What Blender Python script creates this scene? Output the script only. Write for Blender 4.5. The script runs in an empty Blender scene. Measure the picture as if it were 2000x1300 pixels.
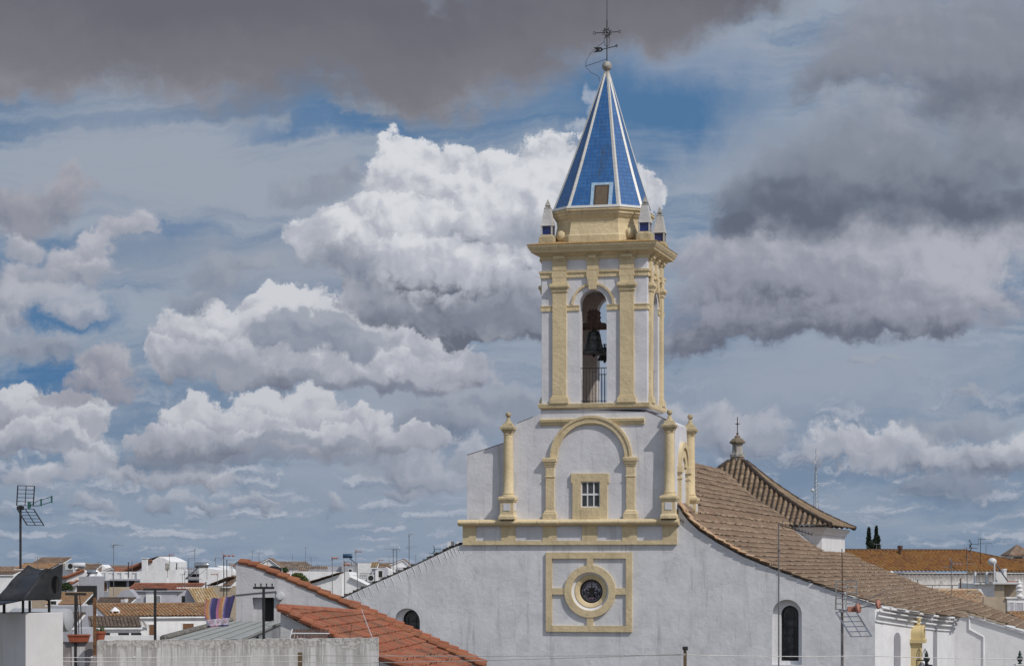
import bpy, bmesh, math, random
from mathutils import Vector, Matrix
random.seed(7)
R = math.radians
sc = bpy.context.scene
COL = sc.collection
# ---------------------------------------------------------------- camera
FPX = 4800.0; CX = 1000.0; HY = 1110.0; H = 11.0      # focal length and horizon in pixels of the 2000x1300 photograph
cam = bpy.data.cameras.new('camera'); camo = bpy.data.objects.new('camera', cam); COL.objects.link(camo)
camo.location = (0, 0, H); camo.rotation_euler = (R(90), 0, 0)
cam.sensor_width = 36; cam.lens = 36*FPX/2000; cam.shift_y = (HY-650)/2000
cam.clip_start = 0.5; cam.clip_end = 20000
sc.camera = camo
# ---------------------------------------------------------------- sun, exposure
CH_A = R(14.2)                                        # yaw of the church front
SUN_AZ = (0.717, -0.697); SUN_EL = R(46)
sd = Vector((SUN_AZ[0]*math.cos(SUN_EL), SUN_AZ[1]*math.cos(SUN_EL), math.sin(SUN_EL)))
sun = bpy.data.lights.new('sun', 'SUN'); sun.energy = 2.7; sun.angle = R(0.5); sun.color = (1, .95, .88)
suno = bpy.data.objects.new('sun', sun); COL.objects.link(suno); suno.location = (60, -60, 90)
suno.rotation_euler = sd.to_track_quat('Z', 'Y').to_euler()
vs = sc.view_settings
sc.display_settings.display_device = 'sRGB'
vs.view_transform = 'Standard'; vs.look = 'None'; vs.exposure = 0.0; vs.gamma = 1.0; vs.use_curve_mapping = False
# ---------------------------------------------------------------- sky
world = bpy.data.worlds.new('World'); sc.world = world; world.use_nodes = True
def lin(*c):
    return tuple((v/255/12.92 if v/255 <= .04045 else ((v/255+.055)/1.055)**2.4) for v in c)
nt = world.node_tree; nt.nodes.clear()
STR = 0.1
_sky = nt.nodes.new('ShaderNodeTexSky'); _sky.sky_type = 'NISHITA'; _sky.sun_disc = False
_sky.sun_elevation = SUN_EL; _sky.sun_rotation = math.atan2(SUN_AZ[0], SUN_AZ[1])
_sky.air_density = 1.3; _sky.dust_density = 1.0; _sky.ozone_density = 2.0
_bg = nt.nodes.new('ShaderNodeBackground'); _bg.inputs['Strength'].default_value = STR
_nz = nt.nodes.new('ShaderNodeTexNoise'); _nz.inputs['Scale'].default_value = 3; _nz.inputs['Detail'].default_value = 5
_tc = nt.nodes.new('ShaderNodeTexCoord'); nt.links.new(_tc.outputs['Generated'], _nz.inputs['Vector'])
_mr = nt.nodes.new('ShaderNodeMapRange'); nt.links.new(_nz.outputs[0], _mr.inputs[0]); _mr.inputs[1].default_value = .4; _mr.inputs[2].default_value = .6
_mx = nt.nodes.new('ShaderNodeMix'); _mx.data_type = 'RGBA'; nt.links.new(_mr.outputs[0], _mx.inputs[0]); nt.links.new(_sky.outputs[0], _mx.inputs[6])
_mx.inputs[7].default_value = (4.2, 4.4, 4.9, 1)
nt.links.new(_mx.outputs[2], _bg.inputs[0]); _o = nt.nodes.new('ShaderNodeOutputWorld'); nt.links.new(_bg.outputs[0], _o.inputs[0])
world.cycles.sampling_method = 'MANUAL'; world.cycles.sample_map_resolution = 512
SKY_R = 6000.0
def rgb(*v): return lin(*v)
class NG:
    """terse node writer for one node tree"""
    def __init__(s, nt): s.nt = nt; s.L = nt.links
    def put(s, sock, v):
        if v is None: return
        if isinstance(v, bpy.types.NodeSocket): s.L.new(v, sock)
        elif isinstance(v, tuple) and sock.type == 'RGBA': sock.default_value = tuple(v)[:3]+(1,)
        else: sock.default_value = v
    def M(s, op, a, b=None, c=None):
        n = s.nt.nodes.new('ShaderNodeMath'); n.operation = op
        s.put(n.inputs[0], a); s.put(n.inputs[1], b); s.put(n.inputs[2], c); return n.outputs[0]
    def V(s, op, a, b=None, c=None, out=0):
        n = s.nt.nodes.new('ShaderNodeVectorMath'); n.operation = op
        s.put(n.inputs[0], a); s.put(n.inputs[1], b)
        if c is not None: s.put(n.inputs[2], c)
        return n.outputs[out]
    def MR(s, v, a, b, c=0., d=1., t='SMOOTHSTEP'):
        n = s.nt.nodes.new('ShaderNodeMapRange'); n.interpolation_type = t
        for i, x in enumerate((v, a, b, c, d)): s.put(n.inputs[i], x)
        return n.outputs[0]
    def MIX(s, f, a, b):
        n = s.nt.nodes.new('ShaderNodeMix'); n.data_type = 'RGBA'
        s.put(n.inputs[0], f); s.put(n.inputs[6], a); s.put(n.inputs[7], b); return n.outputs[2]
    def NOISE(s, v, scale, detail, rough=.5, dist=0., col=False):
        n = s.nt.nodes.new('ShaderNodeTexNoise'); n.noise_dimensions = '2D'
        s.L.new(v, n.inputs['Vector']); n.inputs['Scale'].default_value = scale; n.inputs['Detail'].default_value = detail
        n.inputs['Roughness'].default_value = rough; n.inputs['Distortion'].default_value = dist
        return n.outputs['Color' if col else 0]
    def VOR(s, v, scale, detail, rough=.5, smooth=.6):
        n = s.nt.nodes.new('ShaderNodeTexVoronoi'); n.voronoi_dimensions = '2D'; n.feature = 'SMOOTH_F1'; n.normalize = True
        s.L.new(v, n.inputs['Vector']); n.inputs['Scale'].default_value = scale; n.inputs['Detail'].default_value = detail
        n.inputs['Roughness'].default_value = rough; n.inputs['Smoothness'].default_value = smooth
        return n.outputs['Distance']
    def sep(s, v):
        n = s.nt.nodes.new('ShaderNodeSeparateXYZ'); s.L.new(v, n.inputs[0]); return n.outputs
    def comb(s, x, y):
        n = s.nt.nodes.new('ShaderNodeCombineXYZ'); s.put(n.inputs[0], x); s.put(n.inputs[1], y); return n.outputs[0]
def group(name, ins, outs):
    g = bpy.data.node_groups.new(name, 'ShaderNodeTree')
    for n_, t in ins: g.interface.new_socket(n_, in_out='INPUT', socket_type='NodeSocket'+t)
    for n_, t in outs: g.interface.new_socket(n_, in_out='OUTPUT', socket_type='NodeSocket'+t)
    return g, g.nodes.new('NodeGroupInput'), g.nodes.new('NodeGroupOutput')
def sky_fields():
    g, gi, go = group('sky_fields', [], [('Pw', 'Vector'), ('Pl', 'Vector'), ('Y', 'Float'), ('relief', 'Float'), ('softR', 'Float'),
                      ('soft', 'Float'), ('fine', 'Float'), ('b0', 'Float'), ('air', 'Color')])
    k = NG(g); M, V, MR, MIX, NOISE = k.M, k.V, k.MR, k.MIX, k.NOISE
    tc = g.nodes.new('ShaderNodeTexCoord'); o3 = k.sep(tc.outputs['Object'])
    yy = M('MAXIMUM', M('ABSOLUTE', o3[1]), .22)
    X = M('MULTIPLY', M('DIVIDE', o3[0], yy), 4.8); Y = M('MULTIPLY', M('DIVIDE', o3[2], yy), 4.8)
    P = k.comb(X, Y); half = (.5, .5, .5)
    w1 = V('SUBTRACT', NOISE(P, 2.6, 3, .55, col=True), half)
    w2 = V('SUBTRACT', NOISE(P, 11., 6, .62, col=True), half)
    def warp(P, a, b): return V('MULTIPLY_ADD', w2, (b, b, 0), V('MULTIPLY_ADD', w1, (a, a, 0), P))
    Pw = warp(P, .20, .10); Pl = warp(P, .07, .10); Pb = warp(P, .06, .05)
    def bill(q): return M('ADD', M('MULTIPLY', k.VOR(q, 5.6, 3.2, .5), -1.25), M('MULTIPLY', NOISE(q, 12., 6, .55), .6))
    b0 = bill(Pb); relief = M('SUBTRACT', b0, bill(V('ADD', Pb, (.013, .020, 0))))
    soft = M('SUBTRACT', NOISE(P, 2.3, 4, .5), .5)
    softR = M('SUBTRACT', NOISE(V('MULTIPLY', P, (1, 2.1, 1)), 1.5, 5, .5, .6), .5)
    fine = M('SUBTRACT', NOISE(Pb, 24., 5, .65), .5)
    def blob(px, py, rx, ry):
        cx, cy = (px-CX)/1000, (HY-py)/1000; sx, sy = 1000/rx, 1000/ry
        return V('LENGTH', V('MULTIPLY_ADD', Pw, (sx, sy, 0), (-cx*sx, -cy*sy, 0)), out=1)
    air = MIX(MR(Y, -.05, 1.0), rgb(118, 138, 162), rgb(98, 126, 158))
    hole = None
    for b in ((1250, 200, 290, 120), (640, 235, 170, 26), (50, 735, 170, 34), (340, 445, 110, 22), (130, 630, 110, 34)):
        d = blob(*b); hole = d if hole is None else M('MINIMUM', hole, d)
    hk = MR(hole, .35, 1.4)
    cir = NOISE(V('MULTIPLY', Pb, (.55, 3.2, 1)), 2.2, 7, .62, .5)
    veil = M('MULTIPLY', M('MULTIPLY', MR(cir, .36, .60), M('MULTIPLY_ADD', MR(Y, .02, .32), .50, .34)), hk)
    col = MIX(M('SUBTRACT', 1., hk), air, rgb(80, 118, 158))
    col = MIX(veil, col, rgb(158, 168, 182))
    streak = MR(NOISE(V('MULTIPLY', P, (.8, 6., 1)), 3., 5, .6), .52, .75)
    col = MIX(M('MULTIPLY', streak, .22), col, rgb(170, 178, 190))
    for (b, a, cc) in (((330, 330, 520, 150), .72, (156, 163, 176)), ((1680, 740, 560, 110), .7, (160, 168, 182)), ((600, 560, 420, 200), .5, (146, 154, 170)), ((1000, 830, 700, 150), .45, (148, 156, 172)), ((1560, 800, 520, 120), .55, (152, 161, 176)), ((1150, 620, 260, 240), .5, (150, 158, 172)),
                       ((1380, 120, 300, 100), .55, (150, 160, 178)), ((1480, 330, 170, 150), .5, (150, 160, 176)), ((380, 520, 330, 110), .4, (150, 158, 172)),
                       ((900, 1000, 900, 160), .25, (150, 160, 176))):
        col = MIX(M('MULTIPLY', MR(blob(*b), 1.05, .2), a), col, rgb(*cc))
    # far fair-weather clouds, smaller and flatter towards the horizon
    def sheet(dy):
        q = M('MULTIPLY', M('LOGARITHM', M('MAXIMUM', M('ADD', Y, .13+dy), .02), 2.7183), 4.6)
        return NOISE(V('MULTIPLY_ADD', w2, (.8, .8, 0), k.comb(M('MULTIPLY', X, 5.2), q)), 1.3, 5, .6)
    s0 = sheet(0.); s1 = sheet(.012)
    cov = M('MULTIPLY', MR(s0, .47, .66), M('MULTIPLY', MR(Y, -.02, .05), MR(Y, .42, .24)))
    lit = MR(M('ADD', M('MULTIPLY', M('SUBTRACT', s0, s1), 5.5), fine), -.35, .6, 0., 1., 'LINEAR')
    col = MIX(M('MULTIPLY', cov, .6), col, MIX(lit, rgb(118, 132, 155), rgb(186, 190, 200)))
    for i, v in enumerate((Pw, Pl, Y, relief, softR, soft, fine, b0, col)): g.links.new(v, go.inputs[i])
    return g
def sky_shade():
    ins = [('col', 'Color'), ('d', 'Float'), ('edn', 'Float'), ('edge', 'Float'), ('mask', 'Float'), ('Y', 'Float'), ('k', 'Float'), ('tt', 'Float'),
           ('src', 'Vector'), ('lx', 'Float'), ('ly', 'Float'), ('lc', 'Float'), ('top', 'Color'), ('mid', 'Color'), ('bas', 'Color')]
    g, gi, go = group('sky_shade', ins, [('col', 'Color')]); k = NG(g); I = {n_: gi.outputs[i] for i, (n_, t) in enumerate(ins)}
    dn = k.M('SUBTRACT', I['edn'], I['d'])
    hw = k.MR(I['edge'], .10, .5, .10, .5, 'LINEAR')
    a = k.M('MULTIPLY', k.M('MULTIPLY_ADD', k.MR(dn, -.20, .34), hw, k.M('MULTIPLY', k.MR(dn, 0., k.M('MULTIPLY', I['edge'], 1.4)), k.M('SUBTRACT', 1., hw))), I['mask'])
    s3 = k.sep(I['src'])
    t = k.M('MULTIPLY_ADD', I['Y'], I['k'], k.M('ADD', I['tt'], I['lc']))
    t = k.M('MULTIPLY_ADD', s3[0], I['lx'], k.M('MULTIPLY_ADD', s3[1], I['ly'], t))
    cc = k.MIX(k.MR(t, .45, 1.05), k.MIX(k.MR(t, -.05, .5), I['bas'], I['mid']), I['top'])
    g.links.new(k.MIX(a, I['col'], cc), go.inputs[0])
    return g
def sky_tile(tx0, tx1, ty0, ty1, GF, GS):
    """material of one piece of the cloud dome; clouds that cannot reach the piece are left out of its node tree"""
    mat = bpy.data.materials.new('sky_air'); mat.use_nodes = True; mat.cycles.emission_sampling = 'NONE'
    nt = mat.node_tree; nt.nodes.clear(); k = NG(nt); M, V, MR = k.M, k.V, k.MR
    gf = nt.nodes.new('ShaderNodeGroup'); gf.node_tree = GF
    Pw, Pl, Y, relief, softR, soft, fine, b0, col = gf.outputs[:9]
    for blobs, yt, yb, o in CLOUDS():
        P_ = dict(edge=.16, cols=CW, rel=3.2, amp=.55, cut=.035, alpha=1., softk=.5, fk=.25, loc=.5, small=False); P_.update(o)
        amp, cut, loc = P_['amp'], P_['cut'], P_['loc']
        Yb, Yt = (HY-yb)/1000, (HY-yt)/1000
        bl = [b for b in blobs if (b[0]-CX)/1000-1.45*b[2]/1000-.12 < tx1 and (b[0]-CX)/1000+1.45*b[2]/1000+.12 > tx0
              and (HY-b[1])/1000-1.45*b[3]/1000-.12 < ty1 and (HY-b[1])/1000+1.45*b[3]/1000+.12 > ty0]
        if not bl or (cut and Yb-cut-.07 > ty1): continue
        tok = M('MULTIPLY', col, 1e-6)                # keeps the shader compiler's evaluation in order
        src = V('ADD', Pl if P_['small'] else Pw, tok); Yk = M('ADD', Y, tok)
        mask = P_['alpha']
        if cut:
            base = M('MULTIPLY_ADD', soft, .09, M('MULTIPLY_ADD', fine, .03, Yk))
            mask = MR(base, Yb-cut, Yb+cut*.4, 0., P_['alpha'])
        edn = M('MULTIPLY_ADD', b0, amp*.55, M('MULTIPLY_ADD', fine, amp*.9, M('ADD', tok, 1.04+amp*.12)))
        tt = M('MULTIPLY_ADD', relief, P_['rel']*.34, M('MULTIPLY_ADD', softR, P_['softk'], M('MULTIPLY_ADD', fine, P_['fk'], tok)))
        kk = (1-loc)/(Yt-Yb)
        for g in ([[b] for b in bl] if loc else [bl]):
            d = None
            for (px, py, rx, ry) in g:
                sx, sy = 1000/rx, 1000/ry
                e = V('LENGTH', V('MULTIPLY_ADD', src, (sx, sy, 0), (-(px-CX)/rx, -(HY-py)/ry, 0)), out=1)
                d = e if d is None else M('MINIMUM', d, e)
            ly = loc/(g[0][3]/1000*1.9); lx = loc*.35/(g[0][2]/1000*1.9)
            lc = (loc*.62 - ly*(HY-g[0][1])/1000 - lx*(g[0][0]-CX)/1000 if loc else 0.) - Yb*kk
            n = nt.nodes.new('ShaderNodeGroup'); n.node_tree = GS
            for i, v in enumerate((col, d, edn, P_['edge'], mask, Yk, kk, tt, src, lx, ly, lc)+tuple(rgb(*c_) for c_ in P_['cols'])): k.put(n.inputs[i], v)
            col = n.outputs[0]
    em = nt.nodes.new('ShaderNodeEmission'); nt.links.new(col, em.inputs['Color'])
    out = nt.nodes.new('ShaderNodeOutputMaterial'); nt.links.new(em.outputs[0], out.inputs[0])
    return mat
def build_sky():
    GF, GS = sky_fields(), sky_shade()
    xs = [-3.2, -2.0, -1.35, -.95, -.65, -.35, -.1, .15, .4, .7, 1.0, 1.5, 2.2, 3.2]
    ys = [-.3, 0., .14, .28, .44, .62, .82, 1.15, 1.6, 2.4, 3.4]
    vs_, fs, ms = [], [], []
    me = bpy.data.meshes.new('sky'); n = 4
    for j in range(len(ys)-1):
        for i in range(len(xs)-1):
            me.materials.append(sky_tile(xs[i], xs[i+1], ys[j], ys[j+1], GF, GS))
            k0 = len(vs_)
            for b in range(n+1):
                for a in range(n+1):
                    x = xs[i]+(xs[i+1]-xs[i])*a/n; y = ys[j]+(ys[j+1]-ys[j])*b/n
                    vs_.append(Vector((x/4.8, 1, y/4.8)).normalized()*SKY_R)
            for b in range(n):
                for a in range(n):
                    q = k0+b*(n+1)+a; fs.append((q, q+1, q+n+2, q+n+1)); ms.append(len(me.materials)-1)
    me.from_pydata(vs_, [], fs)
    for p, m_ in zip(me.polygons, ms): p.material_index = m_
    o = bpy.data.objects.new('sky', me); COL.objects.link(o); o.location = (0, 0, H); o['kind'] = 'structure'
CW = [(196, 198, 205), (162, 166, 178), (116, 121, 136)]
def CLOUDS():
    W_ = CW
    G = [(158, 164, 176), (136, 144, 160), (106, 118, 138)]
    S = [(176, 180, 190), (148, 154, 168), (108, 118, 136)]
    D2 = [(160, 164, 176), (131, 138, 152), (99, 107, 123)]
    out = []
    A = lambda bl, yt, yb, **k: out.append((bl, yt, yb, k))
    k = dict(small=True, amp=.75)
    A([(800, 905, 90, 40), (860, 935, 120, 30), (930, 890, 60, 34), (790, 965, 60, 14)], 870, 970, cols=S, edge=.3, alpha=.85, **k)
    A([(60, 935, 90, 26), (170, 890, 48, 40), (360, 930, 90, 26), (250, 925, 60, 20), (430, 938, 60, 16)], 860, 960, cols=W_, edge=.3, alpha=.85, **k)
    A([(340, 975, 60, 16), (420, 985, 40, 12), (500, 980, 50, 14), (190, 985, 40, 18), (650, 982, 22, 14), (10, 1025, 30, 16)], 962, 1000, cols=S, edge=.35, alpha=.7, **k)
    A([(1740, 880, 130, 40), (1640, 885, 110, 34), (1930, 900, 110, 34), (1690, 862, 60, 26)], 835, 915, cols=W_, edge=.3, alpha=.85, **k)
    A([(1470, 845, 70, 46), (1400, 835, 60, 46), (1340, 820, 50, 46)], 790, 900, cols=S, edge=.3, alpha=.85, **k)
    A([(1870, 840, 100, 26), (1710, 718, 50, 12), (1890, 785, 26, 12), (1850, 950, 110, 34)], 770, 970, cols=G, edge=.4, alpha=.75, **k)
    A([(960, 790, 130, 36), (880, 830, 120, 30)], 750, 850, cols=G, edge=.4, alpha=.85, **k)
    A([(560, 885, 280, 24), (330, 900, 150, 20)], 850, 910, cols=G, edge=.5, alpha=.85, **k)
    # lower left cumulus
    A([(90, 800, 120, 40), (10, 790, 60, 44), (130, 830, 80, 34), (50, 860, 120, 34)], 765, 895, **k)
    A([(520, 800, 70, 44), (600, 805, 70, 40), (400, 825, 76, 46), (700, 830, 90, 34), (790, 860, 90, 26), (320, 862, 90, 30), (530, 845, 80, 36), (640, 862, 110, 30), (450, 868, 80, 24)], 770, 905, edge=.14, loc=.4, **k)
    A([(210, 715, 60, 40), (110, 780, 80, 24), (230, 765, 50, 34), (160, 745, 50, 22)], 680, 800, cols=[(176,176,184),(148,150,162),(118,124,142)], edge=.3, alpha=.9, **k)
    # middle cumulus
    A([(570, 630, 80, 44), (480, 660, 80, 50), (390, 680, 70, 56), (700, 660, 90, 40), (820, 690, 100, 44), (360, 720, 60, 40), (880, 730, 110, 40), (700, 735, 160, 40), (520, 730, 120, 44), (610, 750, 180, 26)], 610, 795, edge=.13, loc=.36, cols=[(204,206,212),(164,168,180),(108,113,129)])
    A([(570, 680, 90, 34), (680, 690, 90, 30), (610, 660, 70, 26)], 635, 720, cols=G, edge=.3, alpha=.9)
    A([(640, 765, 210, 16), (430, 740, 90, 22), (800, 765, 110, 16)], 720, 790, cols=[(140,146,160),(122,128,144),(110,116,132)], edge=.6, alpha=.7, loc=.2)
    A([(430, 885, 160, 14), (650, 880, 150, 14), (60, 880, 140, 14)], 855, 905, cols=[(140,148,162),(124,132,148),(114,121,138)], edge=.6, alpha=.65, loc=.2)
    # left puffs
    A([(150, 345, 46, 34), (90, 385, 90, 50), (10, 410, 80, 56)], 310, 470, cols=[(168,168,176),(146,148,160),(116,122,138)], edge=.35, alpha=.9)
    A([(255, 445, 46, 40), (205, 490, 60, 40), (130, 510, 60, 40), (20, 480, 50, 34), (60, 550, 100, 44), (190, 545, 70, 34), (10, 600, 60, 50)], 405, 640, cols=[(184,185,194),(158,162,174),(128,135,152)], edge=.3, alpha=.92)
    A([(60, 690, 120, 30), (90, 590, 110, 34), (20, 660, 50, 40), (150, 620, 60, 22)], 600, 700, cols=S, edge=.4, alpha=.8)
    A([(450, 540, 70, 44), (420, 600, 70, 26), (520, 520, 40, 26)], 490, 650, cols=G, edge=.5, alpha=.8)
    # great cumulus
    A([(1110, 330, 50, 50), (1235, 330, 40, 34), (800, 285, 90, 50), (900, 290, 80, 50), (960, 320, 60, 50), (1060, 370, 90, 80), (760, 350, 90, 60), (870, 360, 100, 60),
       (960, 420, 110, 80), (700, 430, 80, 60), (820, 440, 110, 56), (660, 500, 60, 56), (1040, 500, 80, 80), (780, 520, 130, 60), (900, 540, 120, 70), (700, 585, 80, 60), (1000, 600, 100, 70), (830, 610, 150, 54), (920, 640, 110, 40), (660, 470, 70, 60)], 270, 700,
      cols=[(214, 216, 221), (174, 178, 189), (103, 108, 123)], edge=.12, rel=4.6, amp=.55, softk=.6, loc=.32)
    A([(830, 625, 190, 34), (700, 590, 70, 50), (980, 620, 120, 50), (660, 520, 60, 44)], 540, 700, cols=[(146,151,164),(122,128,143),(104,109,124)], edge=.5, alpha=.78, rel=2., softk=.5, loc=.2)
    A([(610, 350, 60, 34), (650, 330, 40, 26), (660, 520, 60, 30)], 300, 600, cols=G, edge=.5, alpha=.7)
    A([(1010, 460, 60, 36)], 430, 560, cols=G, edge=.6, alpha=.7)
    A([(1125, 235, 18, 44), (1110, 265, 26, 14)], 190, 290, cols=[(186,192,204)]*3, edge=.7, alpha=.75, cut=0)
    # right: pale shelf, then the dark mass
    A([(1400, 500, 130, 60), (1640, 470, 330, 70), (1900, 460, 200, 60), (1540, 520, 200, 60), (1850, 520, 200, 60), (1450, 590, 170, 70), (1660, 580, 180, 70), (1900, 590, 170, 70), (1560, 650, 240, 50), (1800, 650, 220, 50), (1400, 650, 120, 50)], 455, 700, cols=[(174,177,188),(146,150,164),(104,109,125)], edge=.3, rel=2.6, softk=1.1, loc=.28)
    A([(1760, 330, 290, 130), (1600, 380, 200, 80), (1900, 390, 200, 80), (1480, 420, 90, 45), (1950, 250, 160, 120)], 200, 475, cols=D2, edge=.5, rel=1.6, amp=.4, softk=1.6, fk=.16, loc=0)
    A([(1780, 100, 240, 120), (1640, 150, 120, 60), (1950, 90, 200, 140)], -60, 240, cols=[(156,160,172),(134,139,152),(110,116,130)], edge=.5, rel=1.6, amp=.4, softk=1.5, fk=.14, loc=0)
    # the dark ceiling at the top left
    A([(300, 40, 700, 180), (800, 90, 380, 140), (1120, 10, 330, 110), (1320, -20, 220, 80), (60, 130, 200, 85)], -20, 235, cols=[(104,105,115),(117,117,125),(140,140,148)], edge=.36, rel=.7, amp=.26, softk=1.2, cut=.03, fk=.08, loc=0)
    return out
build_sky()
# ---------------------------------------------------------------- materials
MATS = {}
def mat_nodes(name):
    m = bpy.data.materials.new(name); m.use_nodes = True
    nt = m.node_tree; b = nt.nodes['Principled BSDF']; MATS[name] = m
    return m, nt, NG(nt), b
def tc_obj(nt, which='Object'): return nt.nodes.new('ShaderNodeTexCoord').outputs[which]
def noise3(k, v, scale, detail=4, rough=.55, sc3=None):
    n = k.nt.nodes.new('ShaderNodeTexNoise')
    if sc3: v = k.V('MULTIPLY', v, sc3)
    k.L.new(v, n.inputs['Vector']); n.inputs['Scale'].default_value = scale; n.inputs['Detail'].default_value = detail; n.inputs['Roughness'].default_value = rough
    return n.outputs[0]
def bump(k, b, h, strength, dist=.02):
    n = k.nt.nodes.new('ShaderNodeBump'); n.inputs['Strength'].default_value = strength; n.inputs['Distance'].default_value = dist
    k.L.new(h, n.inputs['Height']); k.L.new(n.outputs[0], b.inputs['Normal'])
def plaster(name, base, dirt=(.30, .29, .29), mott=.5, streak=.35, blot=0., bumps=.5, lump=2.2, bd=.03, top=None, crack=0.):
    """painted render: mottled paint, run-down streaks, blotches, and (top=(z, reach)) grime washed down from the wall head"""
    m, nt, k, b = mat_nodes(name); O = tc_obj(nt)
    n1 = noise3(k, O, .9, 6, .6); n2 = noise3(k, O, 5., 5, .6)
    col = k.MIX(k.MR(n1, .3, .72), tuple(x*(1-.10*mott) for x in base), tuple(min(1, x*(1+.06*mott)) for x in base))
    st = noise3(k, O, 1., 5, .6, (2.6, 2.6, .22)); st2 = noise3(k, O, 1., 4, .6, (9., 9., .7))
    s = k.M('MULTIPLY', k.MR(k.M('MULTIPLY_ADD', st2, .35, st), .70, .95), streak)
    col = k.MIX(s, col, dirt)
    if blot: col = k.MIX(k.M('MULTIPLY', k.MR(k.M('MULTIPLY_ADD', n2, .5, n1), .80, .98), blot), col, dirt)
    if top:
        z = k.sep(O)[2]; near = k.MR(z, top[0]-top[1], top[0], 0., 1., 'LINEAR')
        f = k.MR(k.M('ADD', near, k.M('MULTIPLY_ADD', st2, .9, k.M('MULTIPLY', n2, .7))), 1.0, 1.55)
        col = k.MIX(k.M('MULTIPLY', f, top[2] if len(top) > 2 else .8), col, dirt)
    if crack:                                         # old patches of filler and hairline cracks
        col = k.MIX(k.MR(noise3(k, O, .55, 2, .4), .56, .58, 0., .35), col, tuple(min(1, x*1.10) for x in base)); col = k.MIX(k.MR(noise3(k, k.V('ADD', O, (7, 3, 5)), .8, 2, .4), .60, .615, 0., .4), col, tuple(x*.90 for x in base))
        v = nt.nodes.new('ShaderNodeTexVoronoi'); v.feature = 'DISTANCE_TO_EDGE'; v.inputs['Scale'].default_value = .55
        k.L.new(k.V('MULTIPLY_ADD', k.V('SUBTRACT', O, (0, 0, 0)), (1, 1, 1), O), v.inputs['Vector'])
        wob = nt.nodes.new('ShaderNodeTexNoise'); wob.inputs['Scale'].default_value = 1.6; wob.inputs['Detail'].default_value = 5
        k.L.new(O, wob.inputs['Vector']); k.L.new(k.V('MULTIPLY_ADD', wob.outputs['Color'], (1.2, 1.2, 1.2), O), v.inputs['Vector'])
        col = k.MIX(k.M('MULTIPLY', k.MR(v.outputs[0], .012, .0), crack), col, dirt)
    k.L.new(col, b.inputs['Base Color']); b.inputs['Roughness'].default_value = .85; b.inputs['Specular IOR Level'].default_value = .25
    h = k.M('MULTIPLY_ADD', noise3(k, O, lump*4, 5, .65), .5, noise3(k, O, lump, 3, .5))
    bump(k, b, h, bumps, bd*2); return m
def tiles_mat(name, cols, lichen=None, lich=.3, mortar=None, dark=(.05, .04, .035), dk=.3, chan_shade=0.):
    """fired clay tiles: each tile (one UV cell) its own tone, with lichen and soot in patches"""
    m, nt, k, b = mat_nodes(name); uv = tc_obj(nt, 'UV'); O = tc_obj(nt)
    fl = k.V('FLOOR', uv)
    w = nt.nodes.new('ShaderNodeTexWhiteNoise'); w.noise_dimensions = '2D'; k.L.new(fl, w.inputs['Vector'])
    r = w.outputs['Value']; n1 = noise3(k, O, .7, 5, .6); n2 = noise3(k, O, 9., 4, .6)
    col = k.MIX(r, cols[0], cols[1]); col = k.MIX(k.MR(k.M('MULTIPLY_ADD', n1, .6, k.M('MULTIPLY', r, .5)), .45, .75), col, cols[2])
    col = k.MIX(k.M('MULTIPLY', k.MR(k.M('MULTIPLY_ADD', n2, .6, n1), .72, .95), dk), col, dark)
    if lichen: col = k.MIX(k.M('MULTIPLY', k.MR(k.M('MULTIPLY_ADD', n2, .8, noise3(k, O, 1.7, 4)), .78, 1.1), lich), col, lichen)
    if chan_shade:                                          # shade of the channels between the covers, painted into the tile colour
        fx = k.M('ABSOLUTE', k.M('SUBTRACT', k.M('FRACT', k.sep(uv)[0]), .5)); col = k.MIX(k.M('MULTIPLY', k.MR(fx, .27, .42), chan_shade), col, dark)
    if mortar:
        fr = k.M('FRACT', k.sep(uv)[1]); ln = k.M('MULTIPLY', k.MR(fr, .74, .88), k.MR(noise3(k, uv, .13, 4, .6, (1, 5, 1)), .40, .58))
        col = k.MIX(k.M('MULTIPLY', ln, mortar[1]), col, mortar[0])
    k.L.new(col, b.inputs['Base Color']); b.inputs['Roughness'].default_value = .9; b.inputs['Specular IOR Level'].default_value = .2
    bump(k, b, n2, .4, .02); return m
def paint(name, col, rough=.5, metal=0., spec=.5, var=.15, wear=None, scale=6., bs=.1):
    m, nt, k, b = mat_nodes(name); O = tc_obj(nt); n = noise3(k, O, scale, 5, .6)
    c = k.MIX(k.MR(n, .3, .7), tuple(x*(1-var) for x in col), tuple(x*(1+var) for x in col))
    if wear: c = k.MIX(k.MR(noise3(k, O, scale*.7, 6, .7), .52, .62), c, wear)
    k.L.new(c, b.inputs['Base Color']); b.inputs['Roughness'].default_value = rough; b.inputs['Metallic'].default_value = metal
    b.inputs['Specular IOR Level'].default_value = spec; bump(k, b, n, bs, .01); return m
def glass_mat(name, col=(.02, .022, .026), rough=.12):
    m, nt, k, b = mat_nodes(name); O = tc_obj(nt)
    k.L.new(k.MIX(k.MR(noise3(k, O, 3., 3), .35, .7), col, tuple(x*2.2 for x in col)), b.inputs['Base Color']); b.inputs['Roughness'].default_value = rough
    return m
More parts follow.
